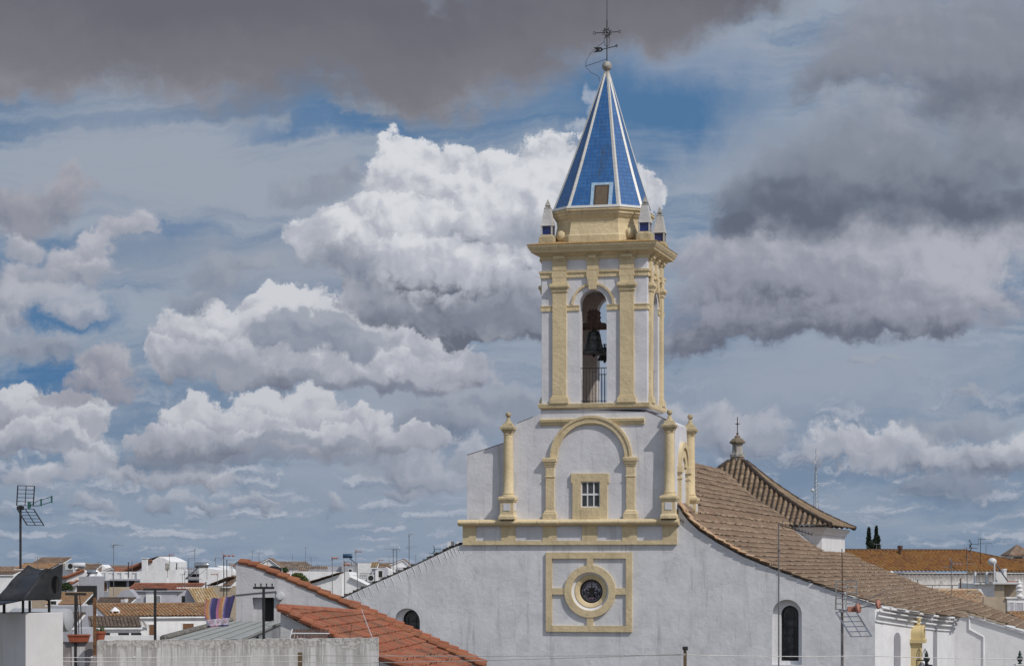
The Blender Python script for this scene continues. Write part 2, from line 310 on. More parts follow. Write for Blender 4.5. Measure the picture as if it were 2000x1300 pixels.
# ---------------------------------------------------------------- mesh builder
class MB:
    def __init__(s, xf=None): s.v = []; s.f = []; s.uv = None; s.xf = xf; s.mi = []; s.cur = 0
    def P(s, x, y, z):
        s.v.append(Vector(s.xf(x, y, z)) if s.xf else Vector((x, y, z))); return len(s.v)-1
    def F(s, *i): s.f.append(tuple(i)); s.mi.append(s.cur)
    def box(s, x0, x1, y0, y1, z0, z1):
        a = [s.P(x, y, z) for z in (z0, z1) for x, y in ((x0, y0), (x1, y0), (x1, y1), (x0, y1))]
        for q in ((3, 2, 1, 0), (4, 5, 6, 7), (0, 1, 5, 4), (1, 2, 6, 5), (2, 3, 7, 6), (3, 0, 4, 7)): s.F(*[a[i] for i in q])
    def taper(s, x0, x1, y0, y1, z0, X0, X1, Y0, Y1, z1):
        a = [s.P(*p) for p in ((x0, y0, z0), (x1, y0, z0), (x1, y1, z0), (x0, y1, z0), (X0, Y0, z1), (X1, Y0, z1), (X1, Y1, z1), (X0, Y1, z1))]
        for q in ((3, 2, 1, 0), (4, 5, 6, 7), (0, 1, 5, 4), (1, 2, 6, 5), (2, 3, 7, 6), (3, 0, 4, 7)): s.F(*[a[i] for i in q])
    def prism(s, poly, y0, y1, holes=()):
        """polygon in (x,z), counter-clockwise seen from -y, extruded from y0 to y1, with holes"""
        from mathutils.geometry import tessellate_polygon
        loops = [poly]+list(holes); flat = [p for l in loops for p in l]
        tris = tessellate_polygon([[Vector((p[0], p[1], 0)) for p in l] for l in loops])
        A = [s.P(p[0], y0, p[1]) for p in flat]; B = [s.P(p[0], y1, p[1]) for p in flat]
        for t in tris: s.F(*[A[i] for i in t]); s.F(*[B[i] for i in reversed(t)])
        o = 0
        for l in loops:
            n = len(l)
            for i in range(n):
                j = (i+1) % n; s.F(A[o+i], A[o+j], B[o+j], B[o+i])
            o += n
    def slab(s, poly, z0, z1):
        """plan polygon (x,y) extruded in z"""
        A = [s.P(p[0], p[1], z0) for p in poly]; B = [s.P(p[0], p[1], z1) for p in poly]; n = len(poly)
        s.F(*reversed(A)); s.F(*B)
        for i in range(n): j = (i+1) % n; s.F(A[i], A[j], B[j], B[i])
    def ring(s, prof, x0, x1, y0, y1):
        """profile [(out, z)] swept with mitred corners round the rectangle"""
        L = []
        for p, z in prof: L.append([s.P(x0-p, y0-p, z), s.P(x1+p, y0-p, z), s.P(x1+p, y1+p, z), s.P(x0-p, y1+p, z)])
        for a, b in zip(L, L[1:]):
            for i in range(4): j = (i+1) % 4; s.F(a[i], a[j], b[j], b[i])
    def mould(s, prof, x0, x1, y=0):
        """profile [(out, z)] run straight along x, out towards -y, ends closed"""
        A = [s.P(x0, y-p, z) for p, z in prof]; B = [s.P(x1, y-p, z) for p, z in prof]; n = len(prof)
        for i in range(n-1): s.F(A[i], B[i], B[i+1], A[i+1])
        s.F(*A); s.F(*reversed(B)); s.F(A[-1], B[-1], B[0], A[0])
    def arch(s, cx, cz, r0, r1, y0, y1, a0=0., a1=math.pi, n=24, full=False):
        """ring section in the x-z plane between radii r0, r1, from y0 to y1"""
        rows = []
        for i in range(n+(0 if full else 1)):
            a = a0+(a1-a0)*i/n; c, d = math.cos(a), math.sin(a)
            rows.append([s.P(cx+r*c, y, cz+r*d) for r, y in ((r0, y0), (r1, y0), (r1, y1), (r0, y1))])
        m = len(rows)
        for i in range(m if full else m-1):
            a, b = rows[i], rows[(i+1) % m]
            for q in range(4): w = (q+1) % 4; s.F(a[q], b[q], b[w], a[w])
        if not full: s.F(*rows[0]); s.F(*reversed(rows[-1]))
    def tube(s, pts, r, n=6, r1=None):
        pts = [Vector(p) for p in pts]; rings = []
        for i, p in enumerate(pts):
            t = (pts[min(i+1, len(pts)-1)]-pts[max(i-1, 0)]).normalized()
            a = t.cross(Vector((0, 0, 1)) if abs(t.z) < .9 else Vector((1, 0, 0))).normalized(); b = t.cross(a)
            rr = r if r1 is None else r+(r1-r)*i/(len(pts)-1)
            rings.append([s.P(*(p+(a*math.cos(2*math.pi*j/n)+b*math.sin(2*math.pi*j/n))*rr)) for j in range(n)])
        for A, B in zip(rings, rings[1:]):
            for j in range(n): w = (j+1) % n; s.F(A[j], A[w], B[w], B[j])
        s.F(*reversed(rings[0])); s.F(*rings[-1])
    def bar(s, p, q, r=.02, n=4): s.tube([p, q], r, n)
    def lathe(s, prof, cx=0, cy=0, n=20, angs=None, sq=1.):
        """profile [(r, z)] about the vertical through (cx, cy); angs gives an irregular polygon"""
        angs = angs or [2*math.pi*i/n for i in range(n)]; n = len(angs); L = []
        for r, z in prof:
            L.append([s.P(cx+r*math.cos(a), cy+r*math.sin(a)*sq, z) for a in angs])
        for a, b in zip(L, L[1:]):
            for i in range(n): j = (i+1) % n; s.F(a[i], a[j], b[j], b[i])
        s.F(*reversed(L[0])); s.F(*L[-1])
    def ball(s, c, r, n=12, sz=1.):
        s.lathe([(max(.001, r*math.sin(math.pi*i/8)), c[2]-r*sz*math.cos(math.pi*i/8)) for i in range(9)], c[0], c[1], n)
    def tiles(s, path, ax, width, tw=.25, tl=.40, amp=.05, ns=4, step=.03, keep=None, jit=1., seed=1, u0=0.):
        """clay tiles laid on a sheet: path = points from ridge to eave at one end, ax = direction across, width across"""
        rnd = random.Random(seed)
        if s.uv is None: s.uv = {}
        path = [Vector(p) for p in path]; ax = Vector(ax).normalized(); seg = [0]
        for a, b in zip(path, path[1:]): seg.append(seg[-1]+(b-a).length)
        def at(d):
            for i in range(len(path)-1):
                if d <= seg[i+1] or i == len(path)-2:
                    t = (d-seg[i])/(seg[i+1]-seg[i]); return path[i].lerp(path[i+1], t), (path[i+1]-path[i]).normalized()
        nc = max(1, round(width/tw)); tw = width/nc; nr = max(1, round(seg[-1]/tl)); tl = seg[-1]/nr
        J = [[(rnd.uniform(-1, 1), rnd.uniform(-1, 1)) for _ in range(nc+1)] for _ in range(nr)]
        for r in range(nr):
            rows = []
            for e in (0, 1):
                p, t = at(min(seg[-1], (r+e)*tl)); nrm = ax.cross(t).normalized()
                if nrm.z < 0: nrm = -nrm
                row = []
                for c in range(nc*ns+1):
                    k = c/ns; ci = int((c+ns/2)//ns); ci = min(ci, nc); ja, jb = J[r][ci]
                    hgt = amp*(.5+.5*math.cos(2*math.pi*k))**.75
                    up = hgt+(step if e else 0)+ja*.010*jit*(1 if hgt > .3*amp else 0)
                    q = p+ax*(k*tw)+nrm*up+t*(jb*.03*jit+(.02 if e else 0))
                    i = s.P(*q); s.uv[i] = (k+.5+u0, r+(.02 if e == 0 else .98)); row.append(i)
                rows.append(row)
            for c in range(nc*ns):
                a, b, c2, d = rows[0][c], rows[0][c+1], rows[1][c+1], rows[1][c]
                if keep:
                    m = (s.v[a]+s.v[b]+s.v[c2]+s.v[d])/4
                    if not keep(m): continue
                s.F(a, b, c2, d)
    def build(s, name, mat, parent=None, smooth=False, clip=None, bevel=0., loc=None, rz=0.):
        me = bpy.data.meshes.new(name); me.from_pydata(s.v, [], s.f)
        if s.uv is not None:
            l = me.uv_layers.new(name='UVMap')
            for lp in me.loops: l.data[lp.index].uv = s.uv.get(lp.vertex_index, (0, 0))
        mats = mat if isinstance(mat, (list, tuple)) else [mat]
        for m in mats: me.materials.append(m if not isinstance(m, str) else MATS[m])
        if len(mats) > 1:
            for p, i in zip(me.polygons, s.mi): p.material_index = i
        bm = bmesh.new(); bm.from_mesh(me)
        if clip:
            for co, no in clip:
                bmesh.ops.bisect_plane(bm, geom=bm.verts[:]+bm.edges[:]+bm.faces[:], plane_co=co, plane_no=no, clear_outer=True)
        if s.uv is None: bmesh.ops.recalc_face_normals(bm, faces=bm.faces)
        bm.to_mesh(me); bm.free()
        if smooth:
            for p in me.polygons: p.use_smooth = True
            try: me.set_sharp_from_angle(angle=R(40))
            except Exception: pass
        o = bpy.data.objects.new(name, me); COL.objects.link(o)
        if parent: o.parent = parent
        if loc: o.location = loc
        if rz: o.rotation_euler = (0, 0, rz)
        if bevel:
            md = o.modifiers.new('bevel', 'BEVEL'); md.width = bevel; md.segments = 2; md.limit_method = 'ANGLE'
        return o
def tag(o, label=None, cat=None, group=None, kind=None):
    if label: o['label'] = label
    if cat: o['category'] = cat
    if group: o['group'] = group
    if kind: o['kind'] = kind
    return o
def thing(name, loc, label, cat, rz=0., group=None):
    o = bpy.data.objects.new(name, None); COL.objects.link(o); o.empty_display_size = .2
    o.location = loc; o.rotation_euler = (0, 0, rz); return tag(o, label, cat, group)
def copy_thing(o, loc=None, rz=None, parent=None, label=None, scale=None):
    c = o.copy(); COL.objects.link(c)
    if parent: c.parent = parent
    if loc is not None: c.location = loc
    if rz is not None: c.rotation_euler = (0, 0, rz)
    if scale is not None: c.scale = (scale,)*3 if not isinstance(scale, tuple) else scale
    if label: c['label'] = label
    for ch in [x for x in bpy.data.objects if x.parent == o]: copy_thing(ch, parent=c)
    return c
# ---------------------------------------------------------------- where things stand: a pixel of the photograph and a distance give a point
class Frame:
    """upright plane through the ray of column px at distance Y, turned by yaw (right end nearer when positive)"""
    def __init__(s, px, Y, yaw=0.):
        s.o = Vector(((px-CX)/FPX*Y, Y, 0)); s.a = yaw; s.U = Vector((math.cos(yaw), -math.sin(yaw), 0)); s.V = Vector((math.sin(yaw), math.cos(yaw), 0))
    def W(s, px, py, v=0.):
        d = Vector(((px-CX)/FPX, 1, (HY-py)/FPX)); t = (v+s.o.dot(s.V))/d.dot(s.V); p = d*t-s.o
        return p.dot(s.U), d.z*t+H
    def proj(s, u, v, z):
        p = s.o+s.U*u+s.V*v; return CX+FPX*p.x/p.y, HY-FPX*(z-H)/p.y
    def poly(s, pts, v=0.): return [s.W(x, y, v) for x, y in pts]
    def thing(s, name, label, cat, group=None, z=0.): return thing(name, (s.o.x, s.o.y, z), label, cat, -s.a, group)
def at(px, py, Y): return Vector(((px-CX)/FPX*Y, Y, H+(HY-py)/FPX*Y))
def archpts(x0, x1, z0, zs, n=16, rise=None):
    """closed outline of a round-headed opening, springing at zs"""
    r = (x1-x0)/2; c = (x0+x1)/2; k = (rise or r)
    return [(x0, z0), (x1, z0)]+[(c+r*math.cos(math.pi*i/n), zs+k*math.sin(math.pi*i/n)) for i in range(n+1)]
# ================================================================= ground
plaster('earth', (.16, .14, .12), mott=2, streak=0)
g = MB(); g.box(-9000, 9000, -300, 5900, -1, 0); tag(g.build('ground', 'earth'), kind='structure')
# ================================================================= church materials
WHITE = (.66, .665, .695)
plaster('wall_white', WHITE, (.30, .30, .33), mott=1.3, streak=.65, blot=.10, bumps=.38, lump=1.1, bd=.035, crack=.3)
plaster('wall_verge', WHITE, (.20, .19, .19), mott=1.5, streak=.4, blot=.25, bumps=.6, lump=1.5)
plaster('tower_white', (.66, .66, .70), (.36, .35, .36), mott=1.2, streak=.5, blot=.12, bumps=.45, lump=1.6, bd=.025)
plaster('trim_yellow', (.67, .55, .35), (.33, .27, .18), mott=1.5, streak=.5, blot=.30, bumps=.7, lump=5., bd=.018)
plaster('trim_weathered', (.50, .42, .27), (.20, .15, .09), mott=2, streak=.5, blot=.7, bumps=.8, lump=4.)
plaster('rust_lichen', (.40, .25, .10), (.30, .27, .22), mott=3, streak=.3, blot=.5, bumps=.9, lump=6.)
plaster('white_bright', (.74, .74, .76), (.45, .44, .44), mott=.8, streak=.3, bumps=.3)
plaster('interior', (.66, .58, .53), (.14, .11, .09), mott=2, streak=.6, blot=.7, bumps=.7)
tiles_mat('tile_nave', ((.215, .142, .097), (.18, .12, .082), (.245, .172, .122)), (.29, .235, .17), .3, ((.42, .32, .23), .62), dk=.5, chan_shade=.35)
tiles_mat('tile_crossing', ((.23, .155, .10), (.16, .11, .075), (.31, .225, .15)), (.34, .28, .19), .35, dk=.6, chan_shade=.95)
tiles_mat('tile_warm', ((.50, .31, .18), (.38, .22, .13), (.52, .38, .26)), (.5, .44, .32), .3, dk=.3)
paint('iron', (.035, .035, .04), .55, .6)
paint('iron_rust', (.10, .055, .04), .8, .2, var=.4)
paint('bronze', (.045, .047, .047), .45, .6, var=.35, wear=(.10, .10, .09))
plaster('lantern_cap', (.22, .18, .13), (.10, .08, .06), mott=2, streak=.3, blot=.6, bumps=.6)
paint('old_wood_red', (.085, .05, .042), .85, var=.4)
paint('wood_brown', (.13, .09, .05), .75, var=.2)
plaster('slit_shade', (.30, .30, .33), mott=1, streak=.2, bumps=.2)
paint('stone_grey', (.36, .34, .31), .9, var=.3, wear=(.16, .15, .14))
glass_mat('glass_dark', (.032, .036, .042), .18)
def spire_tiles():
    m, nt, k, b = mat_nodes('blue_tiles'); O = tc_obj(nt)
    uv = tc_obj(nt, 'UV'); br = nt.nodes.new('ShaderNodeTexBrick'); br.offset = 0.; br.inputs['Scale'].default_value = 1
    br.inputs['Brick Width'].default_value = .2; br.inputs['Row Height'].default_value = .2; br.inputs['Mortar Size'].default_value = .009
    br.inputs['Mortar Smooth'].default_value = .4
    k.L.new(uv, br.inputs['Vector']); put = k.put
    put(br.inputs['Color1'], (.024, .11, .315)); put(br.inputs['Color2'], (.037, .148, .38)); put(br.inputs['Mortar'], (.035, .06, .12))
    w = nt.nodes.new('ShaderNodeTexWhiteNoise'); w.noise_dimensions = '2D'; k.L.new(k.V('FLOOR', k.V('MULTIPLY', uv, (5, 5, 5))), w.inputs['Vector'])
    c = k.MIX(k.MR(w.outputs[0], .55, 1., 0., .4), br.outputs['Color'], (.03, .11, .28))
    c = k.MIX(k.MR(noise3(k, O, 1.3, 5, .65, (1.5, 1.5, .35)), .52, .74, 0., .75), c, (.05, .075, .12))
    k.L.new(c, b.inputs['Base Color']); b.inputs['Roughness'].default_value = .38; b.inputs['Specular IOR Level'].default_value = .4
    bump(k, b, k.M('SUBTRACT', k.M('MULTIPLY', w.outputs[0], .4), br.outputs['Fac']), .5, .012)
spire_tiles()
def white_tiles():
    m, nt, k, b = mat_nodes('white_tiles'); O = tc_obj(nt); z = k.sep(O)[2]
    f = k.M('FRACT', k.M('MULTIPLY', z, 5.)); c = k.MIX(k.MR(f, .06, .0), (.60, .59, .56), (.25, .24, .22))
    c = k.MIX(k.MR(noise3(k, O, 4., 5, .7), .5, .75, 0., .6), c, (.36, .33, .27)); k.L.new(c, b.inputs['Base Color'])
    b.inputs['Roughness'].default_value = .4
white_tiles()
# ================================================================= church
CF = Frame(1160, 120, CH_A); W = CF.W
church = CF.thing('church', 'white church with yellow trim and a bell tower under a blue tiled spire', 'church')
def U(px, py=900, v=0): return W(px, py, v)[0]
def Z(py, px=1155, v=0): return W(px, py, v)[1]
def rectp(mb, x0, y0, x1, y1, p0, p1=0.):
    """box over a pixel rectangle of the front plane, standing out from p0 (front) back to p1"""
    xm, ym = (x0+x1)/2, (y0+y1)/2
    mb.box(U(x0, ym), U(x1, ym), p0, p1, Z(y1, xm), Z(y0, xm))
# --- front wall of the nave
left_edge = [(904, 1062), (885, 1069), (868, 1077), (832, 1094), (800, 1109), (760, 1127), (720, 1144), (690, 1158), (660, 1172)]
right_edge = [(1325, 988), (1334, 1004), (1347, 1020), (1365, 1036), (1400, 1059), (1450, 1086), (1500, 1107), (1560, 1130), (1640, 1158), (1709, 1181)]
wl = [W(*p) for p in left_edge]; wr = [W(*p) for p in right_edge]
zt = Z(1016)
ul = wl[-1][0]; 
poly = [(ul-5, 0), (wr[-1][0], 0)]+list(reversed(wr))+[(U(1325, 985), zt), (wl[0][0], zt)]+wl+[(ul-5, wl[-1][1]-1.9)]
rc = W(1153, 1154); m40 = 40.0
rose = [(rc[0]+1.22*math.cos(2*math.pi*i/40), rc[1]+1.22*math.sin(2*math.pi*i/40)) for i in range(40)]
xa, xb = U(1508, 1240), U(1566, 1240); zr = Z(1297, 1537); zrs = Z(1199, 1537)
nr_ = archpts(xa, xb, zr, zrs)
xc, xd = U(770, 1220), U(820, 1220); nl_ = archpts(xc, xd, Z(1262, 795), Z(1213, 795))
fw = MB(); fw.prism(poly, 0, .8, [rose, nr_, nl_])
wall = fw.build('nave_wall', 'wall_white', church)
# dark ragged verge along the left slope
vg = MB()
for a, b in zip(wl, wl[1:]):
    vg.tube([(a[0], .3, a[1]+.015), (b[0], .3, b[1]+.015)], .10, 6)
random.seed(3)
for i in range(60):
    t = random.random()*(len(wl)-1.01); a, b = wl[int(t)], wl[int(t)+1]; f = t-int(t)
    u, z = a[0]+(b[0]-a[0])*f, a[1]+(b[1]-a[1])*f; L_ = random.uniform(.15, .4)
    vg.box(u-L_/2, u+L_/2, .1, .5, z-.04, z+random.uniform(.06, .14))
plaster('soot', (.10, .09, .085), (.24, .22, .2), mott=2, streak=0, blot=.5)
vg.build('coping', 'soot', wall)
st = MB()                                             # run-off ridges of mortar below the coping
for i in range(22):
    t = (i+.5)/22*(len(wl)-1.01); a, b = wl[int(t)], wl[int(t)+1]; f = t-int(t)
    u, z = a[0]+(b[0]-a[0])*f, a[1]+(b[1]-a[1])*f
    st.tube([(u, -.005, z-.02), (u+.12, -.005, z-.3), (u+.25, .01, z-random.uniform(.5, .8))], .02, 4, .005)
st.build('mortar_fillet', 'wall_verge', wall)
# --- arched windows of the nave
def niche(x0, x1, z0, zs, gx0, gx1, gz0, gzs, lab):
    n = MB(); outer = archpts(x0-.02, x1+.02, z0-.02, zs); n.prism(outer, .34, .44, [archpts(gx0, gx1, gz0, gzs)]); o = n.build('window', 'white_bright', wall)
    g_ = MB(); g_.prism(archpts(gx0-.01, gx1+.01, gz0-.01, gzs), .58, .62); g_.build('pane', 'glass_dark', o)
    f = MB(); f.prism(archpts(gx0, gx1, gz0, gzs), .50, .57, [archpts(gx0+.08, gx1-.08, gz0+.08, gzs)]); 
    for q in (-.22, .22): f.box((gx0+gx1)/2+q*(gx1-gx0)-.012, (gx0+gx1)/2+q*(gx1-gx0)+.012, .535, .56, gz0+.08, gzs+.1)
    for i in range(1, 6): zq_ = gz0+(gzs-gz0)*i/5.5; f.box(gx0+.05, gx1-.05, .54, .565, zq_-.012, zq_+.012)
    f.build('frame', 'iron', o); tag(o, lab)
niche(xa, xb, zr, zrs, U(1524, 1240), U(1558, 1240), Z(1290, 1541), Z(1199, 1541), 'tall narrow round-headed window in a white recess')
niche(xc, xd, Z(1262, 795), Z(1213, 795), U(782, 1220), U(817, 1220), Z(1256, 799), Z(1209, 799), 'small round-headed window half hidden by the roof')
# --- rose window with its square frame
fr = MB(); x0, x1, z0, z1 = U(1067, 1154), U(1235, 1154), Z(1233), Z(1078); t = .30
fr.prism([(x0, z0), (x1, z0), (x1, z1), (x0, z1)], -.11, .0, [[(x0+t, z0+t), (x1-t, z0+t), (x1-t, z1-t), (x0+t, z1-t)]])
ro, ri = 1.28, .92
for a in range(4):
    if a % 2: 
        s_ = 1 if a == 1 else -1; e = z1-t if s_ > 0 else z0+t; lo, hi = sorted((rc[1]+s_*(ro-.04), e)); fr.box(rc[0]-.155, rc[0]+.155, -.105, 0, lo, hi)
    else:
        s_ = 1 if a == 0 else -1; e = x1-t if s_ > 0 else x0+t; lo, hi = sorted((rc[0]+s_*(ro-.04), e)); fr.box(lo, hi, -.105, 0, rc[1]-.155, rc[1]+.155)
fr.arch(rc[0], rc[1], ri+.02, ro, -.13, .02, 0, 2*math.pi, 48, True)
rw = fr.build('rose_window', 'trim_yellow', wall); tag(rw, 'round stained glass window in a square yellow frame')
sp_ = MB(); rows = []
for r, y in ((ri+.03, -.02), (ri+.03, .02), (.82, .10), (.80, .10)):
    rows.append([sp_.P(rc[0]+r*math.cos(2*math.pi*i/48), y, rc[1]+r*math.sin(2*math.pi*i/48)) for i in range(48)])
for a, b in zip(rows, rows[1:]):
    for i in range(48): j = (i+1) % 48; sp_.F(a[i], a[j], b[j], b[i])
sp_.build('splay', 'white_bright', rw, True)
sp_ = MB(); rows = []
for r, y in ((.81, .09), (.78, .07), (.60, .12), (.585, .14), (.575, .4)):
    rows.append([sp_.P(rc[0]+r*math.cos(2*math.pi*i/48), y, rc[1]+r*math.sin(2*math.pi*i/48)) for i in range(48)])
for a, b in zip(rows, rows[1:]):
    for i in range(48): j = (i+1) % 48; sp_.F(a[i], a[j], b[j], b[i])
sp_.build('inner_ring', 'trim_yellow', rw, True)
paint('leaded_pale', (.36, .34, .42), .3, var=.3); paint('leaded_black', (.008, .008, .01), .5); paint('leaded_red', (.13, .02, .04), .4, var=.3); paint('leaded_ochre', (.17, .12, .06), .4)
gl = MB(); gl.lathe([(.50, 0), (.50, .02)], 0, 0, 40)
def onface(mb, y):                                    # turn a shape drawn in (x, y) up into the wall
    mb.v = [Vector((rc[0]+v.x, y-v.z, rc[1]+v.y)) for v in mb.v]; return mb
onface(gl, .36).build('pane', 'leaded_pale', rw)
bl = MB(); bl.arch(rc[0], rc[1], .49, .58, .27, .40, 0, 2*math.pi, 40, True)
def bead(pts, w=.012): bl.tube([(rc[0]+x, .33, rc[1]+y) for x, y in pts], w, 4)
for q in (-.3, -.15, 0, .15, .3):
    e = math.sqrt(.48**2-q*q); bead([(q, -e), (q, e)], .006); bead([(-e, q), (e, q)], .006)
bead([(.43*math.cos(2*math.pi*i/30), .43*math.sin(2*math.pi*i/30)) for i in range(31)], .014)
def blk(pts, y=.32): bl.prism([(rc[0]+x, rc[1]+z) for x, z in pts], y, y+.03)
blk([(-.13, -.02), (-.10, -.14), (.10, -.14), (.13, -.02), (.15, .20), (.07, .13), (0, .25), (-.07, .13), (-.15, .20)])   # tall crown-like shield
blk([(-.03, .25), (.03, .25), (.02, .36), (-.02, .36)])
for s_ in (-1, 1):
    bead([(s_*x, y) for x, y in ((.12, -.14), (.22, -.13), (.29, -.06), (.29, .03), (.23, .06), (.19, .01), (.22, -.03))], .03)
    bead([(s_*x, y) for x, y in ((.05, -.18), (.18, -.23), (.29, -.19), (.34, -.10))], .028)
    blk([(s_*a, b) for a, b in ((.35, -.02), (.42, .0), (.43, -.2), (.36, -.22))][::s_])
    blk([(s_*a, b) for a, b in ((.31, .22), (.38, .16), (.33, .30), (.27, .33))][::s_])
for i in range(9):
    a = R(225+i*11.2); bead([(.36*math.cos(a), .36*math.sin(a)), (.42*math.cos(a+.03), .42*math.sin(a+.03))], .018)
bead([(-.2, -.27), (-.1, -.245), (0, -.24), (.1, -.245), (.2, -.27)], .03)
bl.build('leading', 'leaded_black', rw)
for x, y in ((-.12, -.34), (.0, -.40), (.13, -.35), (0, .33), (-.29, .29), (.3, .27)): rd = MB(); rd.prism([(rc[0]+x-.035, rc[1]+y-.02), (rc[0]+x+.035, rc[1]+y-.02), (rc[0]+x+.03, rc[1]+y+.03), (rc[0]+x-.03, rc[1]+y+.03)], .30, .315); rd.build('red_glass', 'leaded_red', rw)
for x, y in ((-.07, .05), (0, .0), (.07, .05), (-.04, -.08), (.05, -.07), (0, .12)): rd = MB(); rd.prism([(rc[0]+x-.02, rc[1]+y-.02), (rc[0]+x+.02, rc[1]+y-.02), (rc[0]+x, rc[1]+y+.03)], .30, .315); rd.build('ochre_glass', 'leaded_ochre', rw)
# --- yellow band with white panels and the round moulding over it
bx0, bx1 = U(905, 1040), U(1323, 1040); zb0, zb1 = Z(1063), Z(1024); BD = 4.9
pan = [(931, 980), (1008, 1061), (1088, 1138), (1167, 1216), (1245, 1295)]
fz = MB(); fz.prism([(bx0, zb0), (bx1, zb0), (bx1, zb1), (bx0, zb1)], -.14, 0,
    [[(U(a, 1040), Z(1055)), (U(b, 1040), Z(1055)), (U(b, 1040), Z(1026)), (U(a, 1040), Z(1026))] for a, b in pan])
frz = fz.build('frieze', 'trim_yellow', wall)
for a, b in pan: pn = MB(); pn.box(U(a, 1040)-.01, U(b, 1040)+.01, -.09, -.002, Z(1055)-.01, Z(1026)+.01); pn.build('panel', 'tower_white', frz)
tz0, tz1 = Z(1026), Z(1013); rr = (tz1-tz0)/2
prof = [(0, tz0)]+[(.14+.30*math.cos(a), tz0+rr+rr*math.sin(a)) for a in [R(-90+i*18) for i in range(11)]]+[(0, tz1)]
to = MB(); to.mould(prof, U(899, 1020), U(1327, 1020))
for a, b in ((899, 935), (973, 1011), (1055, 1092), (1212, 1249), (1291, 1327)):
    to.mould([(p+(.05 if 0 < i < len(prof)-1 else 0), z) for i, (p, z) in enumerate(prof)], U(a, 1020)-.02, U(b, 1020)+.02)
to.build('round_moulding', 'trim_yellow', wall, True)
# --- nave roof
rz_ = H+6.3
prof_r = [(0, rz_), (2.0, rz_-1.75)]+[(u, z+.05) for u, z in wr[0:]]
uE, zE = wr[-1]; zE += .05
prof_r += [(uE+1.3, zE-.30), (uE+3.2, zE-.78), (uE+6, zE-1.65), (uE+11, zE-3.3)]
def zprof(u):
    for (a, za), (b, zb) in zip(prof_r, prof_r[1:]):
        if u <= b: return za+(zb-za)*(u-a)/(b-a)
    return prof_r[-1][1]
VC = 38.4; HALF = 6.4; VT = 20.
def bulge(v):                                         # plan of the bowed chapel wall on the right flank
    t = max(0, min(1, v/VT)); return uE+1.35*t+2.1*math.sin(math.pi*t)**.8
def on_roof(px, py):                                   # point of the roof surface seen at a pixel
    best = None
    for i in range(200):
        u = 5+i*.09
        z = zprof(u); d = Vector(((px-CX)/FPX, 1, (HY-py)/FPX)); t = (z-H)/d.z if abs(d.z) > 1e-6 else 0
        p = d*t-CF.o; e = abs(p.dot(CF.U)-u); v = p.dot(CF.V)
        if 15 < v < 60 and (best is None or e < best[0]): best = (e, u, v)
    return best[1:]
BACK = [(HALF, 52.)]+sorted([on_roof(*p) for p in ((1741, 1121), (1825, 1152), (1921, 1182), (1985, 1209))])
def vend(u):                                          # rear edge of the sheet, nearer for the lower aisle
    if u <= BACK[0][0]: return 52
    for (a, va), (b, vb_) in zip(BACK, BACK[1:]):
        if u <= b: return va+(vb_-va)*(u-a)/(b-a)
    return BACK[-1][1]
print('BACK', BACK)
def keepn(m):
    u, v = m.x, m.y
    if v < 4.6 and u < U(1316): return False
    if u < HALF and v > VC: return False
    if v < VT-.2 and u > bulge(max(v, .4))+.55*min(1, max(v, 0)/.8): return False
    if v > vend(u): return False
    return True
rf = MB(); rf.tiles([(u, -.14, z) for u, z in prof_r], (0, 1, 0), 52, .28, .56, .06, 4, .07, keepn, 1.6, 5)
rf.build('nave_roof', 'tile_nave', church)
rf = MB(); rf.tiles([(u, -.20, z+.06) for u, z in prof_r[2:9]], (0, 1, 0), 1.3, .26, .42, .07, 6, .06, lambda m: m.y < 1.25-.14*(m.x-4), 3., 9)   # verge row, newer tiles
rf.build('verge_tiles', 'tile_warm', church)
lf = MB(); pl_ = [(0, rz_), (U(1000, 1000), rz_-1.9-.9)]+[(u, z-.25) for u, z in wl[1:]]
lf.tiles([(u, .7, z) for u, z in pl_], (0, 1, 0), 37.7, .5, .6, .06, 4, .03); lf.build('nave_roof', 'tile_nave', church)
gw = MB(); gw.prism([(-HALF, 0), (HALF, 0), (HALF, zprof(HALF)-.1), (4, zprof(4)-.1), (2, zprof(2)-.1), (0, rz_-.1), (-4, zprof(4)-.6), (-HALF, zprof(HALF)-.6)], VC-.5, VC-.1)
gw.build('cross_wall', 'wall_white', church)
# --- bowed chapel wall, its mouldings, slits and gabled shrine
cw = MB(); N_ = 28; plan = [(bulge(VT*i/N_), VT*i/N_) for i in range(N_+1)]
for (a, v0), (b, v1) in zip(plan, plan[1:]):
    i0 = [cw.P(a, max(v0, .02), 0), cw.P(b, v1, 0), cw.P(b, v1, zprof(b)-.05), cw.P(a, max(v0, .02), zprof(a)-.05)]; cw.F(*i0)
chw = cw.build('chapel_wall', 'white_bright', church, True)
mo = MB()
for off, dz, rr_ in ((.30, -.16, .06), (.22, -.34, .045), (.13, -.56, .05), (.03, -.80, .045)):
    mo.tube([(bulge(v)+off, v, zprof(bulge(v))+dz) for v in [VT*i/40 for i in range(41)]], rr_, 8)
mo.build('cornice', 'white_bright', chw, True)
def flank(px):                                        # v at which the bowed wall shows at column px
    best = min(((abs(CF.proj(bulge(v), v, H)[0]-px), v) for v in [i*.02 for i in range(int(VT/2*50*2))]), key=lambda q: q[0]); return best[1]
